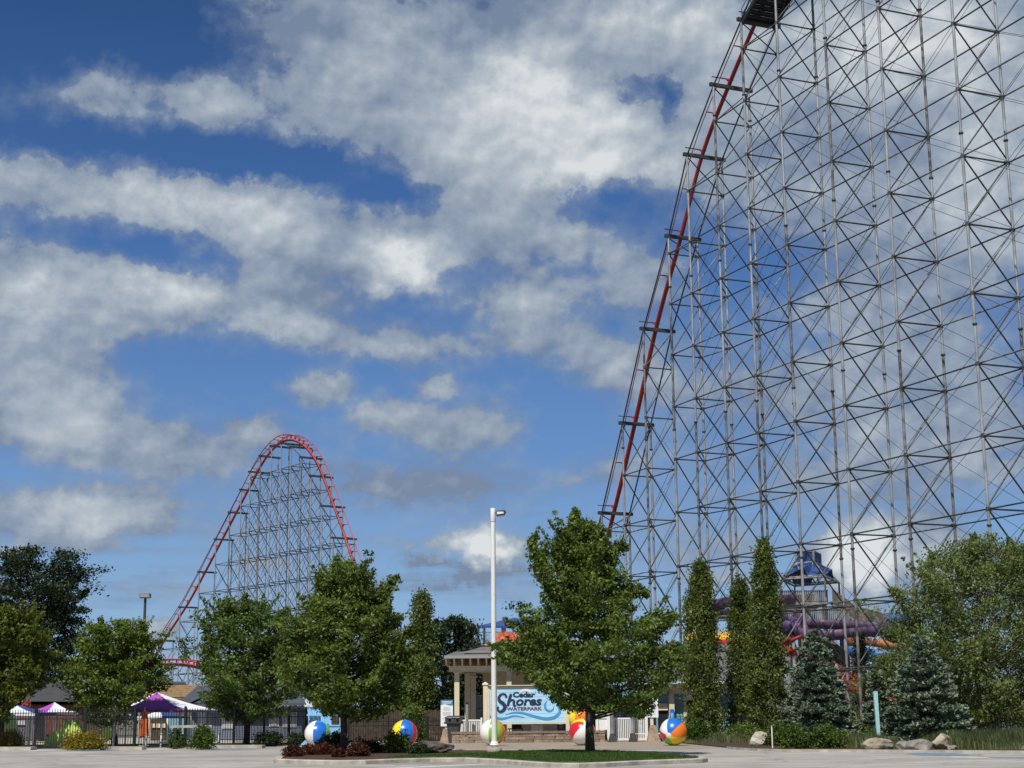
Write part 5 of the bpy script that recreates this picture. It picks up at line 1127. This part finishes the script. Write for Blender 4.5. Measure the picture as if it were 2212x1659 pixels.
bx('wall', g1, at(-100,1540,116).x, at(165,1540,116).x, 116, 122, 0, at(50,1518,116).z, 'maroon')
bx('porch_column', g1, at(84,1540,115.5).x, at(88,1540,115.5).x, 115.4, 115.7, 0, at(50,1518,116).z, 'greybox')
plate('sign_board', g1, [(47,1514),(66,1513),(66,1526),(47,1527)], 114.6, .08, 'creamshade'); 
V, Fc = sweep(smoothpoly([at(x,y,114.55) for x,y in ((49,1522),(52,1516),(58,1519),(61,1515.5),(64,1519),(60,1523.5),(54,1521),(50,1524))],3), .13, 5); part('red_emblem', g1, V, Fc, 'red')
g2 = thing('storage_building', 'building with low tan shingled roof behind the purple canopy', 'building', gx(380,138))
slab('roof', g2, [(290,1507,134),(440,1505,134),(440,1480,142),(290,1480,142)], 'tan'); bx('wall', g2, at(300,1540,135).x, at(436,1540,135).x, 135, 141, 0, at(370,1508,135).z, 'creamshade')
for i in range(6): slab('shingle_course', g2, [(290,1506-i*4.3,134+i*1.33-.05),(440,1504-i*4.3,134+i*1.33-.05),(440,1503.4-i*4.3,134+i*1.33),(290,1505.4-i*4.3,134+i*1.33)], 'woodg', .03)
slab('rooftop_duct', g2, [(352,1476,143),(402,1475,143),(402,1472,144),(352,1472,144)], 'roofblue', .4)
g3 = thing('slate_house', 'slate blue clapboard house with grey roof behind the centre left fence', 'building', gx(520,113))
bx('wall', g3, at(414,1540,112.5).x, at(652,1540,112.5).x, 112.5, 120, 0, at(520,1531,112.5).z, 'slate')
slab('roof', g3, [(392,1512,112),(412,1519,111.5),(660,1519,111.5),(640,1481,118),(427,1481,118)], 'roofblue'); slab('rake_board', g3, [(411,1519.5,111.4),(435,1508,111.4),(435,1506.5,111.4),(411,1517.5,111.4)], 'white', .1)
for i in range(15): bx('clapboard', g3, at(414,1540,112.5).x, at(652,1540,112.5).x, 112.46, 112.499, .1+i*.15, .235+i*.15, 'slate')
for x0,x1,y0,y1 in ((427,443,1537,1573),(481,505,1541,1573),(583,600,1538,1568),(612,640,1540,1570)):
    w = plate('window', g3, [(x0-1.5,y1+1.5),(x1+1.5,y1+1.5),(x1+1.5,y0-1.5),(x0-1.5,y0-1.5)], 112.4, .05, 'white'); plate('pane', w, [(x0,y1),(x1,y1),(x1,y0),(x0,y0)], 112.37, .028, 'print')
    plate('glazing_bar', w, [((x0+x1)/2-.6,y1),((x0+x1)/2+.6,y1),((x0+x1)/2+.6,y0),((x0+x1)/2-.6,y0)], 112.34, .028, 'white')
g4 = thing('teal_kiosk', 'small teal walled kiosk under the canopies', 'kiosk', gx(380,108)); plate('wall', g4, [(364,1600),(398,1600),(398,1546),(364,1546)], 108, 2., 'teal'); plate('counter_ledge', g4, [(362,1585),(399,1585),(399,1583),(362,1583)], 107.9, .09, 'white'); plate('corner_post', g4, [(360,1600),(364,1600),(364,1545),(360,1545)], 107.95, .2, 'white')
g5 = thing('food_counter', 'brown food counter with cream menu panels beside the teal kiosk', 'kiosk', gx(340,109)); plate('wall', g5, [(325,1600),(359,1600),(359,1544),(325,1544)], 109, 2., 'wood')
for x in (328,338,349): plate('menu_board', g5, [(x,1572),(x+8,1572),(x+8,1563),(x,1563)], 108.9, .06, 'creamshade')
g6 = thing('grey_booth', 'dark grey booth with a pale poster behind the lime sculpture at left', 'booth', gx(55,108)); plate('wall', g6, [(30,1598),(78,1598),(78,1539),(30,1539)], 108, 2., 'greybox'); plate('poster', g6, [(36,1566),(54,1566),(54,1552),(36,1552)], 107.9, .05, 'print'); plate('red_heading', g6, [(36,1555),(54,1555),(54,1550),(36,1550)], 107.87, .025, 'red')
bf = thing('board_fence', 'brown board fence between the grey booth and the slate house', 'fence', gx(110,111))
for i in range(44):
    x = 79+i*3.4; plate('board', bf, [(x,1592),(x+3.1,1592),(x+3.1,1546+(i%3)*.4),(x,1546)], 111+.03*(i%2), .03, 'maroon' if i < 24 else 'wood')
for lab, pts, d_ in (('lime green sculpture with two pointed humps behind the left fence', [(90,1619),(94,1600),(106,1587),(120,1578),(131,1574),(134,1551),(144,1560),(155,1569),(158,1553),(168,1566),(176,1584),(180,1619)], 90.5),
                 ('tall lime green sculpture at the far left behind the fence', [(-20,1540),(0,1541),(22,1543),(26,1570),(38,1590),(43,1606),(43,1616),(30,1616),(27,1596),(10,1594),(-20,1600)], 91),
                 ('small lime green sculpture just left of the parking sign', [(219,1604),(219,1574),(232,1568),(241,1566),(241,1593),(228,1600)], 91)):
    t = thing('play_sculpture', lab, 'sculpture', gx(pts[0][0],d_), 'lime green play sculptures'); P = smoothpoly([Vector((*p,0)) for p in pts]+[Vector((*pts[0],0))],3)[:-1]
    cxx = sum(p.x for p in P)/len(P); cyy = sum(p.y for p in P)/len(P); rings = []
    for off, sc_ in ((0,.86),(.12,.96),(.35,1.),(.75,1.),(1.0,.95),(1.1,.84)): rings.append([(at(cxx+(p.x-cxx)*sc_, cyy+(p.y-cyy)*sc_, d_).x, d_+off, max(0,at(cxx+(p.x-cxx)*sc_, cyy+(p.y-cyy)*sc_, d_).z)) for p in P])
    n = len(P); V = [v for r_ in rings for v in r_]; Fc = [tuple(range(n)), tuple(range(5*n,6*n))[::-1]]
    for k_ in range(5): Fc += [(k_*n+i,(k_+1)*n+i,(k_+1)*n+(i+1)%n,k_*n+(i+1)%n) for i in range(n)]
    part('body', t, V, Fc, 'lime', True); bx('base', t, min(v[0] for v in V)+.3, max(v[0] for v in V)-.3, d_+.2, d_+.9, 0, .12, 'kerb')
ou = thing('closed_parasol', 'closed orange parasol on a pole behind the fence', 'parasol', gx(313,90.5)); p = gx(313,90.5)
V, Fc = [], []; n = 16
for k_,(zz,rr) in enumerate(((2.05,.05),(1.9,.16),(1.5,.24),(1.0,.28),(.62,.31),(.55,.24))):
    for j in range(n): r_ = .75*rr*(1+.22*math.cos(j*math.pi)*(k_ > 0)); V.append((p.x+r_*math.cos(j*2*math.pi/n), p.y+r_*math.sin(j*2*math.pi/n), zz))
for k_ in range(5): Fc += [(k_*n+j,k_*n+(j+1)%n,(k_+1)*n+(j+1)%n,(k_+1)*n+j) for j in range(n)]
part('fabric', ou, V, Fc+[tuple(range(n))], 'orange'); tube('pole', ou, p, p+Vector((0,0,2.2)), .035, 'silver', 8); tube('base', ou, p, p+Vector((0,0,.1)), .3, 'kerb', 12)
for i, px in enumerate((318,350,475,506)):
    p = gx(px,88.5+i*.6); t = thing('white_bollard', ('leftmost white bollard behind the picket fence','second white bollard behind the picket fence','third white bollard, right of the wooden rail','rightmost white bollard near the maple trunk')[i], 'bollard', p, 'white bollards'); tube('shaft', t, p, p+Vector((0,0,.68)), .075, 'white', 10); tube('cap', t, p+Vector((0,0,.68)), p+Vector((0,0,.76)), .09, 'print', 10)
rl = thing('wooden_rail', 'thick wooden rail on two dark posts at the edge of the car park', 'rail', gp(414,1618)); d_ = gp(414,1618).y
bx('top_beam', rl, at(371,1540,d_).x, at(459,1540,d_).x, d_-.1, d_+.12, at(414,1572,d_).z, at(414,1566.5,d_).z, 'rockp')
for x in (380,452): bx('post', rl, at(x-3,1540,d_).x, at(x+3,1540,d_).x, d_-.08, d_+.1, 0, at(414,1572,d_).z, 'dark')
ps = thing('parking_sign', 'accessible parking sign on a silver post in front of the fence', 'sign', gp(245,1614)); d_ = gp(245,1614).y
tube('post', ps, (at(245.6,1540,d_).x,d_+.05,0), (at(249,1540,d_).x,d_+.05,at(249,1512,d_).z), .035, 'silver', 8); tube('post', ps, (at(247.6,1540,d_).x,d_+.06,0), (at(250.4,1540,d_).x,d_+.06,at(249,1512,d_).z), .02, 'silver', 8)
plate('sign_plate', ps, [(241.6,1533.5),(255,1533.5),(255.6,1511),(242.2,1511)], d_-.03, .02, 'white')
plate('blue_square', ps, [(245.4,1528),(252,1528),(252,1520),(245.4,1520)], d_-.04, .008, 'navy')
for nm_, pp_, w_i in (('wheelchair_symbol', [(248.3,1521.2),(248.4,1524),(250.4,1524.2),(251,1526.8)], .03),('wheelchair_symbol', [(247.4,1523.3),(246.6,1525.4),(248,1527.2),(249.8,1526.6)], .025)):
    part(nm_, ps, *sweep([at(x,y,d_-.045) for x,y in pp_], w_i, 4), 'white')
for y_ in (1513.3,1515.6,1517.9): plate('green_print', ps, [(244,y_+.8),(253,y_+.8),(253,y_),(244,y_)], d_-.036, .004, 'print')
# giant blue beach chair
BC = thing('giant_beach_chair', 'giant light blue wooden beach chair with white lettering behind the island maple', 'chair', gx(700,86))
def cc(x, y): return ((1080+x/3.95)/1.73, (2560+y/3.95)/1.73)
def cpl(name, pts, d_, th, m='skyblue', par=None): return plate(name, par or BC, [cc(*p) for p in pts], d_, th, m)
for i in range(5):
    a0, a1 = i/5, (i+1)/5-.015; T0, T1, B0, B1 = (225,60),(520,80),(282,435),(605,440)
    f_ = lambda A,B,t_: (A[0]+(B[0]-A[0])*t_, A[1]+(B[1]-A[1])*t_)
    cpl('back_slat', [f_(B0,B1,a0),f_(B0,B1,a1),f_(T0,T1,a1),f_(T0,T1,a0)], 86.2, .06)
cpl('back_rail', [(262,455),(480,455),(480,430),(262,430)], 86.1, .09); cpl('back_brace', [(288,600),(470,600),(462,455),(280,455)], 86.4, .06)
cpl('arm_side', [(470,545),(640,603),(600,425),(470,418)], 85.6, .06); cpl('arm_top', [(590,430),(795,428),(795,404),(590,412)], 85.4, .9)
for q_ in ([(600,600),(628,600),(622,430),(598,430)], [(748,600),(795,600),(795,430),(742,430)], [(628,603),(748,603),(748,588),(626,588)], [(622,460),(742,460),(742,430),(622,430)]): cpl('arm_frame', q_, 85.5, .06)
cpl('seat_board', [(560,690),(795,690),(795,603),(560,608)], 85.45, .9); cpl('seat_edge', [(570,605),(800,605),(800,596),(570,596)], 85.4, .05)
cpl('leg', [(690,905),(795,905),(795,690),(690,690)], 85.6, .08); cpl('leg', [(140,925),(235,925),(330,740),(225,825)], 85.7, .1); cpl('leg', [(300,905),(350,905),(350,600),(300,600)], 86.6, .08); cpl('leg', [(590,905),(640,905),(640,690),(590,690)], 86.6, .08)
A = at(*cc(360,262),86.1); text('lettering', BC, 'Shores', .95, .42, Matrix.Translation(A) @ FACE, 'white', bold=.03, shear=.2)
part('white_swash', BC, *sweep([at(*cc(x,y),86.12) for x,y in ((295,285),(320,312),(355,315),(380,300))], [.012,.035,.035,.01], 5), 'white')
# posts and stakes in the right bed
cpst = thing('cyan_post', 'leaning pale cyan post between the two large spruces', 'post', gp(1898,1601)); d_ = 73.
V = [at(*p) for p in ((1887,1494,d_),(1895.5,1493,d_),(1902,1583,d_),(1895,1583,d_))]; V[2].z = V[3].z = .0; V += [v+Vector((0,.16,0)) for v in V]
part('shaft', cpst, V, [(0,1,2,3)[::-1],(4,5,6,7),(0,4,5,1)[::-1],(1,5,6,2)[::-1],(2,6,7,3)[::-1],(3,7,4,0)[::-1]], 'cyan'); bx('foot_plate', cpst, V[3].x-.1, V[2].x+.1, d_-.1, d_+.26, .05, .09, 'kerb')
wk = gp(1669,1617,.05); t = thing('white_stake', 'short white marker stake at the kerb under the green shrub', 'stake', wk); tube('shaft', t, wk-Vector((0,0,.05)), wk+Vector((0,0,.96)), .03, 'white', 8); tube('cap', t, wk+Vector((0,0,.96)), wk+Vector((0,0,1.0)), .036, 'print', 8)
# teal privacy screen at the right
ts = thing('privacy_screen', 'dark teal fabric privacy screen behind the birch at right', 'fence', gx(2140,97)); V, Fc = [], []
xs0, xs1 = at(2040,1540,97).x, at(2330,1540,97).x; n = 60
for i in range(n+1):
    x = xs0+(xs1-xs0)*i/n
    for z_ in (.05,1.,2.,at(2100,1503,97).z+.04*math.sin(i*1.7)): V.append((x, 97+.05*math.sin(i*1.1+z_*2)+.03*math.sin(i*.37), z_))
for i in range(n):
    for j in range(3): a = i*4+j; Fc.append((a,a+4,a+5,a+1))
part('fabric', ts, V, Fc, 'tarp', True)
for i in range(6): x = xs0+(xs1-xs0)*i/5; tube('post', ts, (x,97.15,0), (x,97.15,at(2100,1501,97).z), .05, 'dark', 8)
bar('top_rail', ts, (xs0,97.15,at(2100,1503,97).z-.05), (xs1,97.15,at(2100,1503,97).z-.05), .05, .05, 'dark')
# ------------------------------------------------------------------ red tiled play house with blue shade behind the entrance
th_ = thing('tiled_play_house', 'play house roof of orange barrel tiles rising behind the entrance', 'play structure', gx(1150,128)); 
for i in range(15):
    x = 1070+i*11.5; y0_, y1_ = 1370+abs(i-2)*1.6, 1397+abs(i-4)*1.2
    for j in range(3):
        a = at(x+j*4, y0_+(y1_-y0_)*j/3, 131-j*1.3); b = at(x+(j+1)*4.4, y0_+(y1_-y0_)*(j+1)/3+1, 131-(j+1)*1.3); tube('roof_tile', th_, a, b, .26-.0*j, 'tile' if (i*3+j*5)%4 else 'tile2', 8)
slab('roof_deck', th_, [(1050,1402,127),(1245,1412,127),(1240,1392,131.5),(1066,1374,131.5)], 'tile2'); bx('wall', th_, at(1062,1540,130).x, at(1235,1540,130).x, 128.6, 132, 0, at(1100,1404,130).z, 'creamshade')
for i in range(3):
    a = at(1045+i*5,1396-i*1.2,126.5); tube('roof_tile', th_, a, a+Vector((.9,0,.25)), .14, 'tile2', 8)
sh = thing('shade_canopy', 'royal blue peaked shade canopy on a steel deck behind the entrance', 'canopy', gx(1100,137)); pk_ = at(1112,1334,137)
cs = [at(1033,1351.5,133),at(1180,1353,133),at(1190,1350,141),at(1046,1350,141)]
for i in range(4): part('canopy_panel', sh, [pk_,cs[i],cs[(i+1)%4],pk_-Vector((0,0,.1)),cs[i]-Vector((0,0,.18)),cs[(i+1)%4]-Vector((0,0,.18))], [(0,1,2),(5,4,3),(1,4,5,2)], 'bluec')
for p in cs: tube('post', sh, (p.x,p.y,0), p, .11, 'roofblue', 8)
zd = at(1050,1392,133).z; bx('deck', sh, cs[0].x-.1, cs[1].x+.1, 132.8, 141.2, zd-.2, zd, 'roof')
for h in (.15,1.35): bar('railing_rail', sh, (cs[0].x,133,zd+h*.75), (cs[1].x,133,zd+h*.75), .05, .05, 'roofblue')
for i in range(26): x = cs[0].x+(cs[1].x-cs[0].x)*i/25; tube('railing_bar', sh, (x,133,zd), (x,133,zd+1.0), .015, 'roofblue', 4)
a = at(1088,1356,134); tube('hanging_sign_post', sh, a, a+Vector((0,0,.9)), .1, 'roofblue', 8); box('white_notice', sh, a+Vector((0,-.1,-.3)), (.4,.05,.7), 'white')
# ------------------------------------------------------------------ water slides
TW = thing('slide_tower', 'water slide tower with steep blue fabric roof and wooden decks behind the coaster', 'tower', gx(1745,152))
def tp(x, y, d=152): return at(x,y,d)
HB = [(1720,1197),(1756,1194),(1771,1196)]
t0, t1, t2, t3 = tp(1720,1196,151), tp(1757,1194,149.6), tp(1772,1197,152.5), tp(1735,1198,154)
b0, b1, b2, b3 = [Vector((p.x,p.y,tp(1740,1219).z)) for p in (t0,t1,t2,t3)]
for p in (t0,t1,t2,t3): p.z = tp(1745,1196).z
s0, s1, s2, s3 = tp(1686,1257,149), tp(1782,1257,146), tp(1812,1255,153), tp(1716,1256,157)
for p in (s0,s1,s2,s3): p.z = tp(1745,1257).z
for A_, B_ in (((t0,t1,t2,t3),(b0,b1,b2,b3)),):
    for i in range(4):
        j = (i+1)%4; part('fabric_panel', TW, [A_[i],A_[j],B_[j],B_[i]], [(0,1,2,3)], 'towerblue'); tube('roof_frame', TW, A_[i], B_[i], .11, 'fascia', 6); tube('roof_frame', TW, A_[i], A_[j], .09, 'fascia', 6); tube('roof_frame', TW, B_[i], B_[j], .09, 'fascia', 6)
for i,(p, s_) in enumerate(((b0,s0),(b1,s1),(b2,s2),(b3,s3))):
    q_, r_ = ((b0,s0),(b1,s1),(b2,s2),(b3,s3))[(i+1)%4]; tube('roof_frame', TW, p, s_, .11, 'fascia', 6); tube('roof_frame', TW, s_, r_, .1, 'fascia', 6); tube('roof_frame', TW, lerp(p,s_,.9), lerp(q_,r_,.9), .08, 'fascia', 6)
    tube('roof_frame', TW, p, lerp(s_,r_,.5), .07, 'fascia', 6); tube('roof_frame', TW, q_, lerp(s_,r_,.5), .07, 'fascia', 6)
    part('fabric_panel', TW, [lerp(p,q_,.04), lerp(q_,p,.04), lerp(q_,r_,.93), lerp(s_,r_,.62), lerp(s_,r_,.55)+Vector((0,0,1.)), lerp(p,s_,.95)], [(0,1,2,3,4,5)], 'towerblue')
zd = tp(1745,1300).z; zr = tp(1745,1276).z
for s_ in (s0,s1,s2,s3): tube('roof_post', TW, (s_.x+(1.2 if s_.x < 0 else -0.0),s_.y,zd), s_, .09, 'woodg', 6)
def deck(x0, x1, d0, d1, zf_, zt_, m='woodg'):
    a, b = at(x0,1540,d0).x, at(x1,1540,d0).x; bx('deck_floor', TW, a, b, d0, d1, zf_-.35, zf_, 'fascia')
    n_ = int((b-a)/.17)
    for i in range(n_): x = a+(b-a)*(i+.5)/n_; bx('deck_slat', TW, x-.065, x+.065, d0-.05, d0-.01, zf_-.05, zt_-.05, m)
    bx('deck_handrail', TW, a, b, d0-.12, d0+.04, zt_-.05, zt_+.05, m)
    for x in (a+.2, (a+b)/2, b-.3): tube('deck_post', TW, (x,d0+.3,0), (x,d0+.3,zf_-.35), .2, 'woodg', 8); tube('deck_post', TW, (x,d1-.3,0), (x,d1-.3,zf_-.35), .2, 'woodg', 8)
deck(1692,1801,147,157,tp(1745,1298,147).z,tp(1745,1276,147).z)
deck(1680,1846,144,146.8,at(1760,1343,144).z,at(1760,1316,144).z)
def stair(x0,y0,x1,y1,d, n=26, hh=1.1):
    for i in range(n):
        t_ = i/(n-1); p = at(x0+(x1-x0)*t_, y0+(y1-y0)*t_, d); bx('stair_tread', TW, p.x-.2, p.x+.2, d, d+1.6, p.z-.06, p.z, 'woodg'); bx('stair_slat', TW, p.x-.09, p.x+.09, d-.07, d-.02, p.z-.25, p.z+hh, 'woodg')
    a, b = at(x0,y0,d), at(x1,y1,d); bar('stair_rail', TW, a+Vector((0,-.05,hh)), b+Vector((0,-.05,hh)), .1, .1, 'woodg'); bar('stair_stringer', TW, a+Vector((0,-.03,-.25)), b+Vector((0,-.03,-.25)), .08, .3, 'fascia')
stair(1800,1299,1852,1338,147, 18); stair(1852,1338,1912,1352,146, 18); stair(1690,1345,1722,1425,150,20); stair(1790,1400,1835,1445,140,14)
def flume(name, label, pts, r, m, cat='water slide', group='water slides', supports=True, inner=None):
    S = smoothpoly([at(*p) for p in pts], 5); t = thing(name, label, cat, (S[0].x,S[0].y,0), group); n = 10; V, Fc = [], []
    for i, p in enumerate(S):
        tt = (S[min(i+1,len(S)-1)]-S[max(i-1,0)]).normalized(); sd_ = tt.cross(Vector((0,0,1))).normalized(); u_ = sd_.cross(tt)
        for rr, sgn in ((r,1),(r-.06,-1)):
            for j in range(n+1):
                jj = j if sgn > 0 else n-j; a_ = math.pi+math.pi*jj/n; V.append(p+sd_*rr*math.cos(a_)+u_*rr*1.0*math.sin(a_)+u_*(.25 if jj in (0,n) else 0))
    k_ = 2*(n+1)
    for i in range(len(S)-1): Fc += [(i*k_+j, i*k_+(j+1)%k_, (i+1)*k_+(j+1)%k_, (i+1)*k_+j) for j in range(k_)]
    part('trough', t, V, Fc, m, True)
    for i in range(0, len(S), 3):
        p = S[i]; tt = (S[min(i+1,len(S)-1)]-S[max(i-1,0)]).normalized(); sd_ = tt.cross(Vector((0,0,1))).normalized()
        part('joint_flange', t, *sweep([p+sd_*(r+.05)*math.cos(math.pi+math.pi*j/8)+Vector((0,0,1))*(r+.05)*math.sin(math.pi+math.pi*j/8) for j in range(9)], .05, 4), m)
    if supports:
        for i in range(2, len(S), 6): p = S[i]; tube('support_post', t, (p.x,p.y+.1,0), (p.x,p.y+.1,max(.1,p.z-r)), .16, 'fascia', 8)
    return t
flume('water_slide', 'highest purple water slide curling left from the tower deck', [(1745,1290,150),(1690,1291,146),(1640,1291,143),(1585,1295,142),(1545,1305,145),(1537,1315,149),(1560,1322,153),(1600,1326,155),(1650,1328,156)], .6, 'flume')
flume('water_slide', 'upper of the two purple slides running right below the decks', [(1700,1334,142),(1740,1342,139),(1790,1345,138),(1850,1348,138),(1910,1352,138),(1980,1356,140)], .58, 'flume')
flume('water_slide', 'lower purple slide running right just above the left spruce', [(1700,1322,141),(1720,1338,138),(1735,1362,136),(1790,1368,134),(1840,1363,134),(1900,1358,135),(1975,1352,138)], .62, 'flume')
flume('water_slide', 'violet slide mouth under the lower wooden deck', [(1688,1342,139),(1702,1345,138),(1718,1350,137.5)], .9, 'flumein')
flume('water_slide', 'orange water slide beneath the purple one', [(1660,1352,142),(1695,1366,140),(1725,1368,139),(1750,1366,139)], .5, 'orange')
flume('water_slide', 'blue water slide low between the coaster columns at right', [(1845,1402,128),(1870,1408,127),(1900,1412,126),(1940,1414,126),(1980,1412,127)], .65, 'blue')
flume('water_slide', 'blue water slide high behind the wooden stairs', [(1830,1335,156),(1870,1333,155),(1920,1331,155),(1970,1332,156)], .8, 'blue')
flume('water_slide', 'bright green water slide seen left of the birch crown', [(1915,1357,142),(1945,1355,142),(1985,1358,143)], .8, 'green')
flume('water_slide', 'orange ended slide at the right below the purple ones', [(1835,1385,132),(1870,1384,131),(1920,1392,131),(1960,1396,132)], .4, 'tile2')
flume('water_slide', 'low red slide between the columnar trees', [(1545,1388,124),(1570,1390,122),(1600,1394,121),(1640,1392,122)], .5, 'ballr')
ya = thing('yellow_awning', 'yellow awning showing between the columnar trees', 'awning', gx(1530,126)); slab('fabric', ya, [(1480,1384,124),(1584,1376,124),(1584,1362,128),(1540,1368,128),(1482,1365,128)], 'yellow', .3)
for x in (1490,1530,1580): tube('post', ya, gx(x,125), (gx(x,125).x,125,at(x,1380,125).z), .1, 'fascia', 6)
rn = thing('red_nozzle', 'red play nozzle on a galvanised column left of the first spruce', 'play structure', gx(1703,112)); p = gx(1703,112); zc_ = at(1703,1418,112).z
tube('column', rn, p, (p.x,p.y,zc_), .34, 'galv', 14); tube('column_collar', rn, (p.x,p.y,zc_-.9), (p.x,p.y,zc_-.75), .6, 'dark', 14)
for i in range(9): a_ = i*.7; q_ = Vector((p.x+.5*math.cos(a_), p.y+.4*math.sin(a_), zc_+.15+.12*i)); tube('red_pipe', rn, q_, q_+Vector((math.cos(a_+1)*.9,math.sin(a_+1)*.8,.35)), .2-.01*i, 'red', 7)
# shrubs that close the view under the porch
shrub('dark_shrub', 'dark leafy bush in front of the board fence right of the second beach ball', 893, 1600, 56, 74, 'leaf', 123, 7000, .15, d=99)
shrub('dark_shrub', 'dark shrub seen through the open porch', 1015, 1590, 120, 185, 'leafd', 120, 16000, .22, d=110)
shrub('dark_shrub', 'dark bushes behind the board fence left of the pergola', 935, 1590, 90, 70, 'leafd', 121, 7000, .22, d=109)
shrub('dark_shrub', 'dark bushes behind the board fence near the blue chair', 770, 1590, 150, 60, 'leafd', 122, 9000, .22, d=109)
